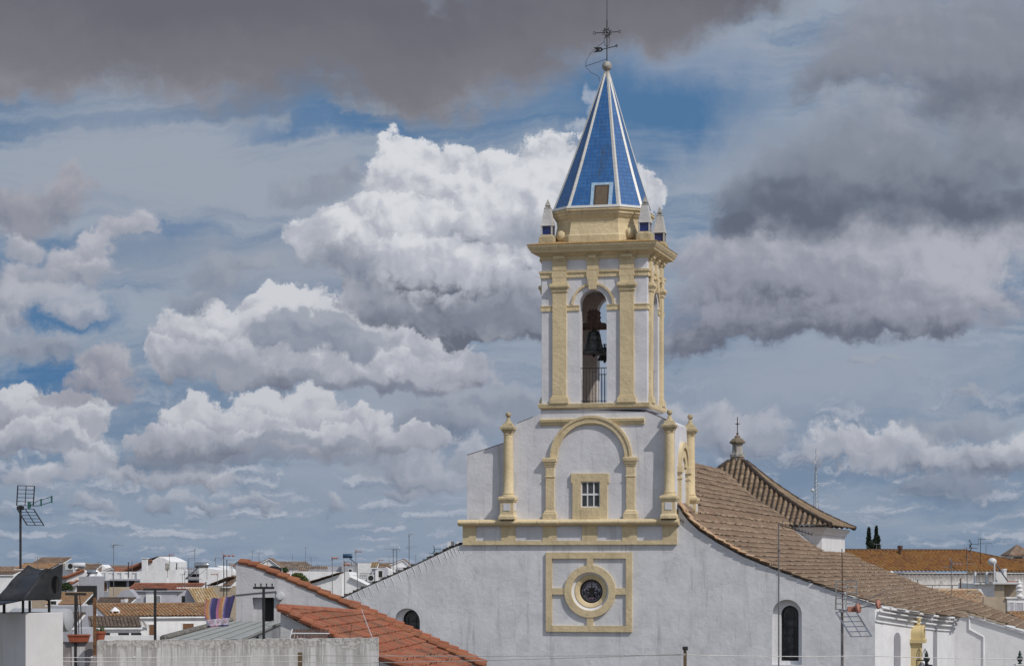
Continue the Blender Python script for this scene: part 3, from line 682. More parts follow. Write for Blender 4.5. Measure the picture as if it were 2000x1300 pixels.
# --- right gable wall of the transept
tv = VT; tr = MB(); u0 = bulge(VT)-.05
tp = [(u0, 0), (u0+10, 0), (u0+10, zprof(u0+10)-.12), (u0+6, zprof(u0+6)-.12), (u0+3, zprof(u0+3)-.12), (u0, zprof(u0)-.12)]
tr.prism(tp, tv, tv+.5); tw_ = tr.build('transept_wall', 'white_bright', church)
mo = MB(); wk = [W(x, y, tv) for x, y in ((1893, 1197), (1893, 1228), (1921, 1243), (1921, 1300))]; wk.append((wk[-1][0], wk[-1][1]-4))
mo.tube([(u, tv-.02, z) for u, z in wk], .07, 6)
mo.tube([(u0+.2+i*1.0, tv-.06, zprof(u0+.2+i)-.16) for i in range(10)], .08, 6); mo.build('moulding', 'white_bright', tw_, True)
# --- shrine and slit shade panels on the bowed wall
vS = flank(1779); uS = bulge(vS)
def zpy(py, u, v): return H+(HY-py)/FPX*(CF.o+CF.U*u+CF.V*v).y
sh = MB()
zb_, zs_ = zpy(1250, uS, vS), zpy(1236, uS, vS); wv = .50; pj = .62
sh.xf = lambda x, y, z: (uS+y, vS+wv+x, z)            # x along the flank, y outwards
sh.prism([(-wv, zb_-6), (wv, zb_-6), (wv, zb_-.1), (-wv, zb_-.1)], -.2, pj-.15)
sh.prism([(-wv-.12, zb_-.12), (wv+.12, zb_-.12), (wv+.12, zb_+.06), (-wv-.12, zb_+.06)], -.2, pj+.06)
hh = zs_-zb_
outer = [(-wv, zb_+.06), (wv, zb_+.06)]+[(wv*math.cos(math.pi*i/14), zs_+.40*math.sin(math.pi*i/14)) for i in range(15)]
inner = [(-wv+.12, zb_+.1), (wv-.12, zb_+.1)]+[((wv-.12)*math.cos(math.pi*i/14), zs_-.02+.30*math.sin(math.pi*i/14)) for i in range(15)]
sh.prism(outer, pj-.12, pj, [inner]); sh.prism([(x, z) for x, z in outer], -.2, .0)
for a, b in zip(outer[2:], outer[3:]): 
    q = [sh.P(a[0], 0, a[1]), sh.P(b[0], 0, b[1]), sh.P(b[0], pj-.1, b[1]), sh.P(a[0], pj-.1, a[1])]; sh.F(*q)
for x in (-wv, wv): q = [sh.P(x, 0, zb_), sh.P(x, 0, zs_), sh.P(x, pj-.1, zs_), sh.P(x, pj-.1, zb_)]; sh.F(*q)
plaster('shrine_yellow', (.64, .51, .27), (.35, .28, .15), mott=1, streak=.2, bumps=.3)
shr = sh.build('shrine', 'shrine_yellow', chw)
fi = MB(); fi.lathe([(.05, 0), (.13, .05), (.06, .12), (.14, .22), (.16, .34), (.10, .46), (.02, .55)], uS+.3, vS+wv, 10)
fi.v = [v+Vector((0, 0, zs_+.38)) for v in fi.v]; fi.build('finial', 'shrine_yellow', shr, True)
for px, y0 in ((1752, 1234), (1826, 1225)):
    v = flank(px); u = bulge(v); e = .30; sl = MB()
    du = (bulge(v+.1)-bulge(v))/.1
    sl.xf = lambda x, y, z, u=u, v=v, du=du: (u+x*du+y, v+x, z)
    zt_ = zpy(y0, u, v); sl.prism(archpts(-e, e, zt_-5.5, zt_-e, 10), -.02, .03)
    sl.build('window', 'slit_shade', chw)  # thin arched panel, no glass; its grey paints the shade inside the niche
# --- crossing block with its hipped roof and lantern
ze = zpy(1027, HALF, VC); cb = MB(); cb.box(-HALF, HALF, VC, VC+2*HALF, 0, ze-.05)
cb.ring([(0, ze-.55), (.10, ze-.50), (.12, ze-.35), (.28, ze-.22), (.30, ze-.06), (0, ze-.04)], -HALF, HALF, VC, VC+2*HALF)
crs = cb.build('crossing_block', 'white_bright', church)
ap = zpy(889, 0, VC+HALF); OV = .62; cy = VC+HALF; Rr = HALF+OV
def hz(r):                                            # flared profile
    t = r/Rr; return ze+(ap-ze)*((1-t)*.80+.20*(1-t)**2.2) - .10*math.sin(math.pi*t)*2.2+.0
prr = [(Rr*i/14, hz(Rr*i/14)) for i in range(15)]
for k in range(4):
    a = -math.pi/2+k*math.pi/2; dn = Vector((math.cos(a), math.sin(a), 0)); axv = Vector((-dn.y, dn.x, 0)); c0 = Vector((0, cy, 0))
    hp = MB(); hp.tiles([c0+dn*r+axv*(-Rr)+Vector((0, 0, z)) for r, z in prr], axv, 2*Rr, .36, .50, .13, 6, .03, None, .8, 20+k)
    n1 = (axv-dn).normalized(); n2 = (-axv-dn).normalized()
    hp.build('roof', 'tile_crossing', crs, clip=[(c0, n1), (c0, n2)])
for k in range(4):
    hb = MB(); a = -math.pi/4+k*math.pi/2; d2 = Vector((math.cos(a), math.sin(a), 0))*math.sqrt(2)
    pts = [Vector((0, cy, 0))+d2*r+Vector((0, 0, z+.08)) for r, z in prr]
    for i in range(1, 14): hb.tube([pts[i], pts[i+1]+Vector((0, 0, -.0))], .15, 7, .18)
    hb.build('hip_tiles', 'tile_crossing', crs, True)
ln = MB(); zl = ap-.35; ln.lathe([(.42, zl-.2), (.42, zl+.22), (.50, zl+.25), (.50, zl+.42), (.36, zl+.46), (.34, zl+1.05), (.36, zl+1.1), (.36, zl+1.12)], 0, cy, 8)
lnt = ln.build('lantern', 'stone_grey', crs)
lc = MB(); lc.lathe([(.36, zl+1.10), (.52, zl+1.16), (.52, zl+1.28), (.44, zl+1.34), (.34, zl+1.46), (.20, zl+1.52), (.18, zl+1.64), (.05, zl+1.70)], 0, cy, 8); lc.build('cap', 'lantern_cap', lnt)
lx_ = MB(); zt0 = zl+1.7; lx_.bar((0, cy, zt0), (0, cy, zt0+1.2), .03, 5); lx_.bar((-.16, cy, zt0+.75), (.16, cy, zt0+.75), .025, 5)
lx_.lathe([(.02, zt0), (.09, zt0+.1), (.02, zt0+.2)], 0, cy, 6); lx_.lathe([(.02, zt0+.65), (.07, zt0+.75), (.02, zt0+.85)], 0, cy, 6); lx_.build('cross', 'iron_rust', lnt)
# ================================================================= tower base block
def dep(u, px, py):                                    # depth at which the plane u shows at column px
    lo, hi = 0, 30
    for _ in range(40):
        m = (lo+hi)/2
        if CF.proj(u, m, H)[0] < px: lo = m
        else: hi = m
    return lo
tbL, tbR = U(912, 950), U(1318, 900)
blkp = [(912, 1014), (1318, 1014), (1318, 828), (1302, 820), (1280, 811), (1263, 804), (1056, 797), (1056, 808), (1040, 815), (1010, 827), (983, 866), (950, 877), (912, 889)]
tb = MB(); bp = CF.poly(blkp); tb.prism(bp, 0, BD); base = tb.build('tower_base', 'tower_white', church)
for I in ((8,), (10, 11), (2, 3, 4)):
    cp = MB(); cp.tube([(bp[i][0], .1, bp[i][1]+.01) for i in list(I)+[I[-1]+1]], .045, 5); cp.build('coping', 'soot', base)
# soot-stained edge strip on the far left of the block
mo = MB(); zc, p = Z(822), .16
mo.mould([(0, zc-.20), (.07, zc-.18), (.09, zc-.06), (.15, zc-.02), (.17, zc+.10), (.10, zc+.14), (0, zc+.15)], U(1056, 820), U(1259, 820)); mo.build('string_course', 'trim_yellow', base)
# big blind arch
ac = W(1155, 893); ar = (U(1234, 893)-U(1076, 893))/2
aw = MB(); aw.arch(ac[0], ac[1], ar-.34, ar, -.15, 0, n=40); aw.arch(ac[0], ac[1], ar-.10, ar+.02, -.20, 0, n=40); aw.build('archivolt', 'trim_yellow', base)
for xl, xr, cl, cr in ((1067, 1083.5, 1062, 1088), (1224, 1241, 1219, 1246)):
    pi = MB(); rectp(pi, xl, 909, xr, 997, -.15); po = pi.build('pilaster', 'trim_yellow', base, bevel=.01)
    ca = MB(); a, b = U(xl, 900), U(xr, 900); z = Z(893)
    ca.ring([(0, z-.43), (.03, z-.42), (.04, z-.36), (.08, z-.30), (.08, z-.24), (.13, z-.18), (.14, z-.05), (.12, z), (-.2, z)], a, b, -.15, .1)
    zz = Z(930); ca.build('capital', 'trim_yellow', po); ca = MB(); ca.ring([(0, zz-.04), (.03, zz-.02), (.03, zz+.02), (0, zz+.04)], a, b, -.15, .1); ca.build('neck_ring', 'trim_yellow', po)
    ba = MB(); z = Z(1013); ba.ring([(.12, z), (.12, z+.26), (.07, z+.30), (.06, z+.38), (0, z+.44)], a, b, -.15, .1); ba.build('base', 'trim_yellow', po)
# window with an eared surround
wx0, wx1, wz0, wz1 = U(1135.5, 965), U(1172.5, 965), Z(990), Z(940)
su = MB(); pts = CF.poly([(1119, 1013), (1187, 1013), (1187, 943), (1190, 943), (1190, 924), (1116, 924), (1116, 943), (1119, 943)])
su.prism(pts, -.13, 0, [[(wx0, wz0), (wx1, wz0), (wx1, wz1), (wx0, wz1)]])
zq = Z(1012)
wo = su.build('window_surround', 'trim_yellow', base, bevel=.01); 
pnl = MB(); pnl.box(U(1135, 1000), U(1173, 1000), -.145, -.12, zq, wz0-.10); pnl.build('apron', 'shrine_yellow' if False else 'trim_yellow', wo)
wf = MB(); F_ = .055; xs_ = [wx0, wx0+(wx1-wx0)/3, wx0+2*(wx1-wx0)/3, wx1]; zs2 = [wz0, (wz0+wz1)/2, wz1]
for x in xs_: 
    e = .05 if x in (wx0, wx1) else .03; wf.box(max(x-e, wx0), min(x+e, wx1), -.05, .0, wz0, wz1)
for i in range(3):
    a, b = xs_[i]+(.05 if i == 0 else .03), xs_[i+1]-(.05 if i == 2 else .03)
    for z in zs2: e = .045; wf.box(a, b, -.048, .0, max(z-e, wz0), min(z+e, wz1))
win = wf.build('window', 'white_bright', base); pg = MB(); pg.box(wx0, wx1, -.02, -.003, wz0, wz1); pg.build('pane', 'glass_dark', win)
# engaged columns on pedestals: (axis px, axis py ref, v)
def column(u, v, lab=None):
    z0, z1 = Z(1013), Z(992)
    c = MB(); h = .34
    c.ring([(.06, z0), (.06, z0+.12), (.02, z0+.20), (-.01, z0+.24), (-.01, Z(978)), (-h, Z(978))], u-h, u+h, v-h, v+h)
    zA = Z(978); c.ring([(-h, zA-.01), (.03, zA-.01), (.05, zA+.04), (.08, zA+.10), (.08, zA+.20), (.0, zA+.24), (-h, zA+.24)], u-h, u+h, v-h, v+h)
    o = c.build('column', 'trim_yellow', base); tag(o, lab)
    q = MB(); q.box(u-.17, u+.17, v-h-.012, v-h+.05, z0+.42, Z(982)); q.box(u+h-.05, u+h+.012, v-.17, v+.17, z0+.42, Z(982)); q.build('panel', 'tower_white', o)
    s = MB(); zb, zt = zA+.24, Z(843)
    s.lathe([(.33, zb), (.33, zb+.06), (.28, zb+.10), (.30, zb+.16), (.25, zb+.22), (.245, zb+1.2), (.23, zt-.5), (.225, zt-.12), (.26, zt-.08), (.225, zt-.03), (.23, zt)], u, v, 24); s.build('shaft', 'trim_yellow', o, True)
    k = MB(); k.ring([(-.1, zt-.02), (0, zt), (.04, zt+.12), (.10, zt+.16), (.11, zt+.27), (.05, zt+.30), (-.2, zt+.30)], u-.24, u+.24, v-.24, v+.24)
    k.taper(u-.27, u+.27, v-.27, v+.27, zt+.29, u-.22, u+.22, v-.22, v+.22, zt+.46); k.build('capital', 'trim_weathered', o)
    f = MB(); f.lathe([(.22, zt+.45), (.16, zt+.52), (.11, zt+.62), (.07, zt+.72), (.06, zt+.76), (.11, zt+.79), (.145, zt+.87), (.12, zt+.97), (.03, zt+1.01)], u, v, 16); f.build('finial', 'trim_weathered', o, True)
uL = U(995, 900); uR = U(1309.5, 900)
column(uL, -.22, 'column on the left of the tower base'); column(uR, -.22, 'column on the front right corner of the tower base')
vb = dep(tbR, 1344, 900)-.1; column(tbR+.12, vb, 'column on the rear right corner of the tower base')
# arch on the right face of the block
def rf_(u0_): return lambda x, y, z: (u0_-y, x, z)
sa = MB(rf_(tbR)); cx_ = (vb)/2+.25; zsp = Z(910); rA = vb/2-.55
sa.arch(cx_, zsp, rA-.28, rA, -.16, 0, n=24); sa.arch(cx_, zsp, rA-.75, rA-.42, -.10, 0, n=24)
sa.build('archivolt', 'trim_yellow', base)
for x in (cx_-rA+.14, cx_+rA-.14):
    s = MB(rf_(tbR)); s.box(x-.2, x+.2, -.16, 0, Z(1012), zsp-.3); s.box(x-.3, x+.3, -.24, 0, zsp-.3, zsp); s.box(x-.24, x+.24, -.2, 0, zsp-.62, zsp-.54); s.box(x-.28, x+.28, -.24, 0, Z(1012), Z(1000)); s.build('pilaster', 'trim_yellow', base)
    s = None
mo = MB(); mo.xf = rf_(tbR+.02); mo.mould(prof, 0, BD); mo.build('round_moulding', 'trim_yellow', base, True)
# ================================================================= belfry
b0_, b1_ = U(1058, 650), U(1263.5, 650); BW = b1_-b0_; BDp = dep(b1_, 1295.5, 650)
zL0 = Z(787); zTop = Z(490)                            # floor of the belfry, wall head
FACES = [(lambda x, y, z: (b0_+x, y, z), BW), (lambda x, y, z: (b1_-y, x, z), BDp), (lambda x, y, z: (b1_-x, BDp-y, z), BW), (lambda x, y, z: (b0_+y, BDp-x, z), BDp)]
TH = .62
ox0, ox1 = U(1132, 700)-b0_, U(1185, 700)-b0_; zspr = Z(593); orad = (ox1-ox0)/2
bel = MB()
for xf, w in FACES:
    bel.xf = xf; c = w/2 if w != BW else (ox0+ox1)/2; r = orad*(1 if w == BW else .95)
    x0, x1 = c-r, c+r
    e0 = 0 if w == BW else TH
    L = [(e0, zL0-.3), (x0, zL0-.3), (x0, zspr)]+[(c-r*math.cos(math.pi*i/20), zspr+r*math.sin(math.pi*i/20)) for i in range(1, 20)]+[(x1, zspr), (x1, zL0-.3), (w-e0, zL0-.3), (w-e0, zTop), (e0, zTop)]
    bel.prism(L, 0, TH)
belf = bel.build('belfry', 'tower_white', church)
ib = MB(); e = TH+.004
for xf, w in FACES:
    ib.xf = xf; c = w/2 if w != BW else (ox0+ox1)/2; r = orad*(1 if w == BW else .95)+.0
    L = [(e, zL0), (c-r, zL0), (c-r, zspr)]+[(c-r*math.cos(math.pi*i/20), zspr+r*math.sin(math.pi*i/20)) for i in range(1, 20)]+[(c+r, zspr), (c+r, zL0), (w-e, zL0), (w-e, Z(560)), (e, Z(560))]
    ib.prism(L, e, e+.02)
ib.xf = None; ib.box(b0_+.3, b1_-.3, .3, BDp-.3, zL0-.3, zL0+.0); ib.box(b0_+.3, b1_-.3, .3, BDp-.3, Z(556), Z(552))
ib.build('inner_lining', 'interior', belf)
lw = MB(); lw.box(b0_-.0, b1_+.0, 0, BDp, Z(800), zL0-.25); lw.build('plinth', 'tower_white', belf)
lg = MB(); z = zL0; lg.ring([(0, z-.26), (.08, z-.24), (.14, z-.20), (.17, z-.02), (.15, z), (-.25, z)], b0_, b1_, 0, BDp); lg.build('ledge', 'trim_yellow', belf)
# horizontal mouldings right round
zb = Z(541); zt = Z(527); mo = MB(); mo.ring([(0, zb), (.07, zb), (.07, zb+.19), (.12, zb+.23), (.13, zt-.02), (.03, zt), (0, zt)], b0_, b1_, 0, BDp); mo.build('string_course', 'trim_yellow', belf)
zc0, zc1 = Z(504), Z(478)
mo = MB(); mo.ring([(0, zc0-.05), (.05, zc0-.04), (.07, zc0+.10), (.16, zc0+.16), (.20, zc0+.22), (.44, zc0+.30), (.47, zc0+.40), (.50, zc0+.42), (.56, zc1-.12), (.58, zc1-.08), (.60, zc1)], b0_, b1_, 0, BDp)
cor = mo.build('cornice', 'trim_yellow', belf)
rs = MB(); rs.ring([(.60, zc1-.0), (.62, zc1+.02), (.60, zc1+.05), (-.3, zc1+.24), (-.9, zc1+.28)], b0_, b1_, 0, BDp)
rs.build('cornice_top', 'rust_lichen', cor)
for fi_, (xf, w) in enumerate(FACES):
    S = w/BW; f = (lambda px: U(px, 650)-b0_) if w == BW else (lambda px, w=w: (U(px, 650)-b0_)/BW*w)
    c = w/2 if w != BW else (ox0+ox1)/2; r = orad*(1 if w == BW else .95)
    pw = f(1107)-f(1080)
    for cxp in (1093.5, 1225):
        cx_ = f(cxp); a, b = cx_-pw/2, cx_+pw/2
        p_ = MB(xf); p_.box(a, b, -.13, 0, zL0+.0, zb); po = p_.build('pilaster', 'trim_yellow', belf, bevel=.008)
        q = MB(xf); zz0, zz1 = Z(571), Z(553)
        for (e_, o_, za, zb2) in ((.02, .15, zz0, zz0+.06), (.05, .18, zz0+.06, zz0+.20), (.09, .22, zz0+.20, zz0+.28), (.13, .27, zz0+.28, zz1-.05), (.11, .24, zz1-.05, zz1)): q.box(a-e_, b+e_, -o_, 0, za, zb2)
        for (e_, o_, za, zb2) in ((-.0, .155, zz1, zb+.0),): q.box(a-e_, b+e_, -o_, 0, za, zb2)
        q.build('capital', 'trim_yellow', po, bevel=.01)
        q = MB(xf)
        for (e_, o_, za, zb2) in ((.12, .22, zL0, zL0+.22), (.09, .19, zL0+.22, zL0+.30), (.04, .16, zL0+.30, zL0+.37)): q.box(a-e_*S, b+e_*S, -o_, 0, za, zb2)
        q.build('base', 'trim_yellow', po, bevel=.01)
        q = MB(xf); q.box(a, b, -.12, 0, zt, zc0-.05); q.box(a-.03, b+.03, -.155, 0, zb+.01, zt-.06)
        q.box(a-.03, b+.03, -.16, 0, zc0-.12, zc0-.02); q.box(a+.05, b-.05, -.24, 0, zc0-.02, zc0+.13); q.build('frieze_strip', 'trim_yellow', po)
    km = MB(xf); kw = (f(1171)-f(1149))/2
    km.box(c-kw, c+kw, -.12, 0, zt, zc0-.05); km.box(c-kw*1.1, c+kw*1.1, -.16, 0, zc0-.12, zc0-.02); km.box(c-kw*.7, c+kw*.7, -.24, 0, zc0-.02, zc0+.13)
    km.box(c-kw-.02, c+kw+.02, -.16, 0, zb+.01, zt-.06)
    kz = zspr+r+.02; km.prism([(c-kw*.62, kz), (c+kw*.62, kz), (c+kw*.95, zb), (c-kw*.95, zb)], -.19, 0); km.build('keystone', 'trim_yellow', belf)
    av = MB(xf); R1 = r+.40 if w == BW else r+.34
    av.arch(c, zspr-.05, R1-.11, R1, -.09, 0, n=28); av.build('archivolt', 'trim_yellow', belf)
    zi0, zi1 = Z(606), Z(595); aL, aR = f(1093.5), f(1225)
    for x0, x1 in ((-.04, aL-pw/2), (aL+pw/2, c-r), (c+r, aR-pw/2), (aR+pw/2, w+.04)):
        if x1-x0 > .05: im = MB(xf); im.box(x0, x1, -.05, 0, zi0, zi1-.05); im.box(x0, x1, -.075, 0, zi1-.05, zi1); im.build('impost', 'trim_yellow', belf)
    rl = MB(xf); zR = Z(718); nb = 9
    for y in (.18,):
        rl.bar((c-r, y, zR), (c+r, y, zR), .02); rl.bar((c-r, y, zL0+.12), (c+r, y, zL0+.12), .015)
        for i in range(1, nb): x = c-r+2*r*i/nb; rl.bar((x, y, zL0), (x, y, zR), .013)
    if fi_ != 1: rl.build('railing', 'iron', belf)
    else:
        rl.build('railing', 'iron_rust', belf)
# ================================================================= drum, spire
SCX = (b0_+b1_)/2+.0; SCV = BDp/2
def ctr(px): return px
HA = 29.5; angs = [R(x) for base_ in (-90, 0, 90, 180) for x in (base_-HA, base_+HA)]
def oz(py): return zpy(py, SCX, SCV)
sc_px = CF.proj(SCX, SCV, H)[0]; kpx = FPX/(CF.o+CF.U*SCX+CF.V*SCV).y
RS = 103/kpx
drum = MB(); z = oz(472); zt_ = oz(419)
drum.lathe([(RS*.97, z-.3), (RS*.97, z+.05), (RS*.95, z+.12), (RS*.93, z+.35), (RS*.91, z+.62), (RS*.92, z+.85), (RS*.96, z+.98), (RS*.97, z+1.04), (RS*.99, z+1.08), (RS*1.0, z+1.20), (RS*1.03, z+1.26), (RS*1.03, zt_-.02), (RS*.9, zt_)], SCX, SCV, angs=angs)
dr = drum.build('drum', 'trim_yellow', church)
sl = MB()                                             # scroll lumps on the diagonals
for a in (-45, 45, 135, 225):
    d = Vector((math.cos(R(a)), math.sin(R(a)), 0))
    p = Vector((SCX, SCV, 0))+d*(RS*.93); sl = MB(); sl.ball((p.x, p.y, z+.12), .27, 12, 1.15); sl.build('scroll', 'trim_yellow', dr, True)
za, zb = zt_+.10, oz(137); lean = Vector((.19, 0, 0)); RB = RS*.985
sk = MB(); sk.lathe([(RS*1.02, zt_-.01), (RS*1.04, zt_+.02), (RS*1.02, zt_+.14), (RS*.97, zt_+.16)], SCX, SCV, angs=angs); skt = None
def sp_pt(i, t, k=1.):                                 # corner i at height fraction t, slightly concave outline
    r = RB*k*(1-t)+.06*t; r *= 1-.035*math.sin(math.pi*t); a = angs[i % 8]
    return Vector((SCX+r*math.cos(a), SCV+r*math.sin(a), za+(zb-za)*t))+lean*t
spm = MB(); spm.uv = {}
for i in range(8):
    NT = 24; L = []
    for j in range(NT+1):
        p, q = sp_pt(i, j/NT), sp_pt(i+1, j/NT); w = (q-p).length; i0, i1 = spm.P(*p), spm.P(*q); sl_h = j/NT*7.25
        spm.uv[i0] = (-w/2+i*10+.1, sl_h); spm.uv[i1] = (w/2+i*10+.1, sl_h); L.append((i0, i1))
    for a, b in zip(L, L[1:]): spm.F(a[0], a[1], b[1], b[0])
spire = spm.build('spire', 'blue_tiles', church)
sk.build('skirt', 'white_tiles', spire)
for i in range(8):
    rb = MB(); p0 = None; L = []
    for j in range(25):
        t = j/24; c_ = sp_pt(i, t); o1 = (sp_pt(i+1, t)-c_); o2 = (sp_pt(i-1, t)-c_); w = .125*(1-.45*t)
        a1 = o1.normalized()*min(w, o1.length/2); a2 = o2.normalized()*min(w, o2.length/2); out = Vector((math.cos(angs[i]), math.sin(angs[i]), 0))*.03
        L.append([rb.P(*(c_+a2+out*.3)), rb.P(*(c_+out*1.3)), rb.P(*(c_+a1+out*.3))])
    for a, b in zip(L, L[1:]):
        for m_ in (0, 1): rb.F(a[m_], a[m_+1], b[m_+1], b[m_])
    rb.build('rib', 'white_tiles', spire)
# hatch on the front facet
hz0 = oz(416); hz1 = oz(373)
fm = sp_pt(0, 0).lerp(sp_pt(1, 0), .5); 
def facet_v(z): t = (z-za)/(zb-za); return (sp_pt(0, t).lerp(sp_pt(1, t), .5)).y
hcx = CF.W(1173.5, 400, fm.y)[0]
def hx(mb, hw, z0, z1, o0, o1):
    mb.taper(hcx-hw, hcx+hw, facet_v(z0)-o0, facet_v(z0)+.2, z0, hcx-hw, hcx+hw, facet_v(z1)-o1, facet_v(z1)+.2, z1)
paint('pale_blue_tile', (.33, .48, .64), .4, var=.15, wear=(.42, .52, .62), scale=9); paint('hatch_brown', (.13, .095, .06), .6, var=.1); paint('hatch_frame', (.07, .05, .035), .6)
hb_ = MB(); hx(hb_, .54, hz0-.03, oz(368), .03, .03); hso = hb_.build('hatch_surround', 'pale_blue_tile', spire)
hb_ = MB(); hx(hb_, .36, hz0, hz1, .06, .06); hso = hb_.build('hatch', 'hatch_frame', spire)
hb_ = MB(); hx(hb_, .28, hz0+.08, hz1-.09, .075, .075); hb_.build('door', 'hatch_brown', hso)
kn = MB(); bz = oz(130); kc = (SCX+lean.x, SCV)
kn.lathe([(.17, zb-.35), (.12, zb), (.10, zb+.05)], kc[0], kc[1], 12); kn.ball((kc[0], kc[1], bz), .25, 18); kn.build('ball', 'stone_grey', spire, True)
# pinnacles on the cornice
def pinnacle(u, v, py_base):
    z = zc1+.12; p = MB(); h = .37
    p.box(u-h, u+h, v-h, v+h, z-.1, z+.33); p.taper(u-h+.05, u+h-.05, v-h+.05, v+h-.05, z+.33, u-h+.09, u+h-.09, v-h+.09, v+h-.09, z+.44)
    o = p.build('pinnacle', 'trim_weathered', church, bevel=.015)
    b = MB(); b.box(u-.23, u+.23, v-.23, v+.23, z+.43, z+.88); b.build('tiled_block', 'cobalt', o)
    w = MB(); e = .255
    for sx in (-1, 1):
        for sy in (-1, 1): w.box(u+sx*e-.035, u+sx*e+.035, v+sy*e-.035, v+sy*e+.035, z+.44, z+.88)
    w.taper(u-.31, u+.31, v-.31, v+.31, z+.87, u-.29, u+.29, v-.29, v+.29, z+.95)
    w.taper(u-.28, u+.28, v-.28, v+.28, z+.95, u-.15, u+.15, v-.15, v+.15, z+1.75); w.build('obelisk', 'pinnacle_white', o)
    c = MB(); c.taper(u-.17, u+.17, v-.17, v+.17, z+1.75, u-.14, u+.14, v-.14, v+.14, z+1.80)
    c.taper(u-.08, u+.08, v-.08, v+.08, z+1.80, u-.12, u+.12, v-.12, v+.12, z+1.88); c.taper(u-.12, u+.12, v-.12, v+.12, z+1.88, u-.01, u+.01, v-.01, v+.01, z+2.2); c.build('tip', 'stone_grey', o)
paint('cobalt', (.012, .022, .13), .3, var=.3, spec=.6); plaster('pinnacle_white', (.56, .55, .54), (.26, .25, .23), mott=2, streak=.9, blot=.5, bumps=.5)
e = .12
for u, v in ((b0_+e+.15, e+.05), (b1_-e-.0, e+.05), (b1_-e, BDp-e-.2), (b0_+e+.15, BDp-e-.2)): pinnacle(u, v, 476)
# weather vane
wv_ = MB(); x, y = kc; z0 = bz+.2; vz = lambda py: oz(py)
wv_.bar((x, y, z0), (x, y, vz(40)), .028, 6); wv_.bar((x, y, vz(40)), (x, y, vz(-60)), .016, 5)
vane = wv_.build('weather_vane', 'iron', church)
w2 = MB(); zc_ = vz(64); n = 20
for r_, t_ in ((.15, .025),): w2.tube([(x+r_*math.cos(2*math.pi*i/n), y, zc_+r_*math.sin(2*math.pi*i/n)) for i in range(n+1)], t_, 5)
for i in range(8): a = 2*math.pi*i/8+R(22); w2.bar((x+.15*math.cos(a), y, zc_+.15*math.sin(a)), (x+.28*math.cos(a), y, zc_+.28*math.sin(a)), .015)
for d in ((1, 0), (0, 1)):
    dx, dy = d; L_ = .58
    w2.bar((x-L_*dx, y-L_*dy, zc_), (x+L_*dx, y+L_*dy, zc_), .02)
    for s_ in (-1, 1):
        c = (x+s_*(L_+.06)*dx, y+s_*(L_+.06)*dy)
        w2.tube([(c[0]+.06*math.cos(2*math.pi*i/8)*(dx or .01), c[1]+.06*math.cos(2*math.pi*i/8)*dy, zc_+.07*math.sin(2*math.pi*i/8)) for i in range(9)], .015, 4)
w2.build('compass_cross', 'iron', vane)
w3 = MB(); za_ = vz(97); zb_2 = vz(91)
w3.bar((x-.30, y, za_), (x+.55, y-.0, zb_2), .02); w3.prism([(x-.68, za_-.13), (x-.30, za_-.10), (x-.18, za_), (x-.30, za_+.12), (x-.68, za_+.13), (x-.54, za_)], y-.01, y+.01, [[(x-.38, za_-.035), (x-.31, za_-.035), (x-.31, za_+.035), (x-.38, za_+.035)]])
for dz in (-.08, .08): w3.bar((x+.42, y, zb_2), (x+.52, y, zb_2+dz), .016)
for s_ in (-1, 1):
    w3.tube([(x+s_*v_, y, vz(p_)) for v_, p_ in ((.03, 72), (.13, 76), (.16, 80), (.10, 84), (.12, 88), (.03, 91))], .014, 4)
w3.build('arrow', 'iron', vane)
w4 = MB(); w4.tube([(x-.15, y, vz(82)), (x-.45, y, vz(90)), (x-.85, y, vz(104)), (x-1.07, y, vz(118)), (x-1.08, y, vz(130)), (x-.8, y, vz(141)), (x-.5, y, vz(147)), (x-.38, y, vz(152)), (x-.36, y-.2, vz(160))], .011, 4)
w4.bar((x, y, vz(116)), (x-1.10, y, vz(128)), .013); w4.build('lightning_wire', 'iron', vane)
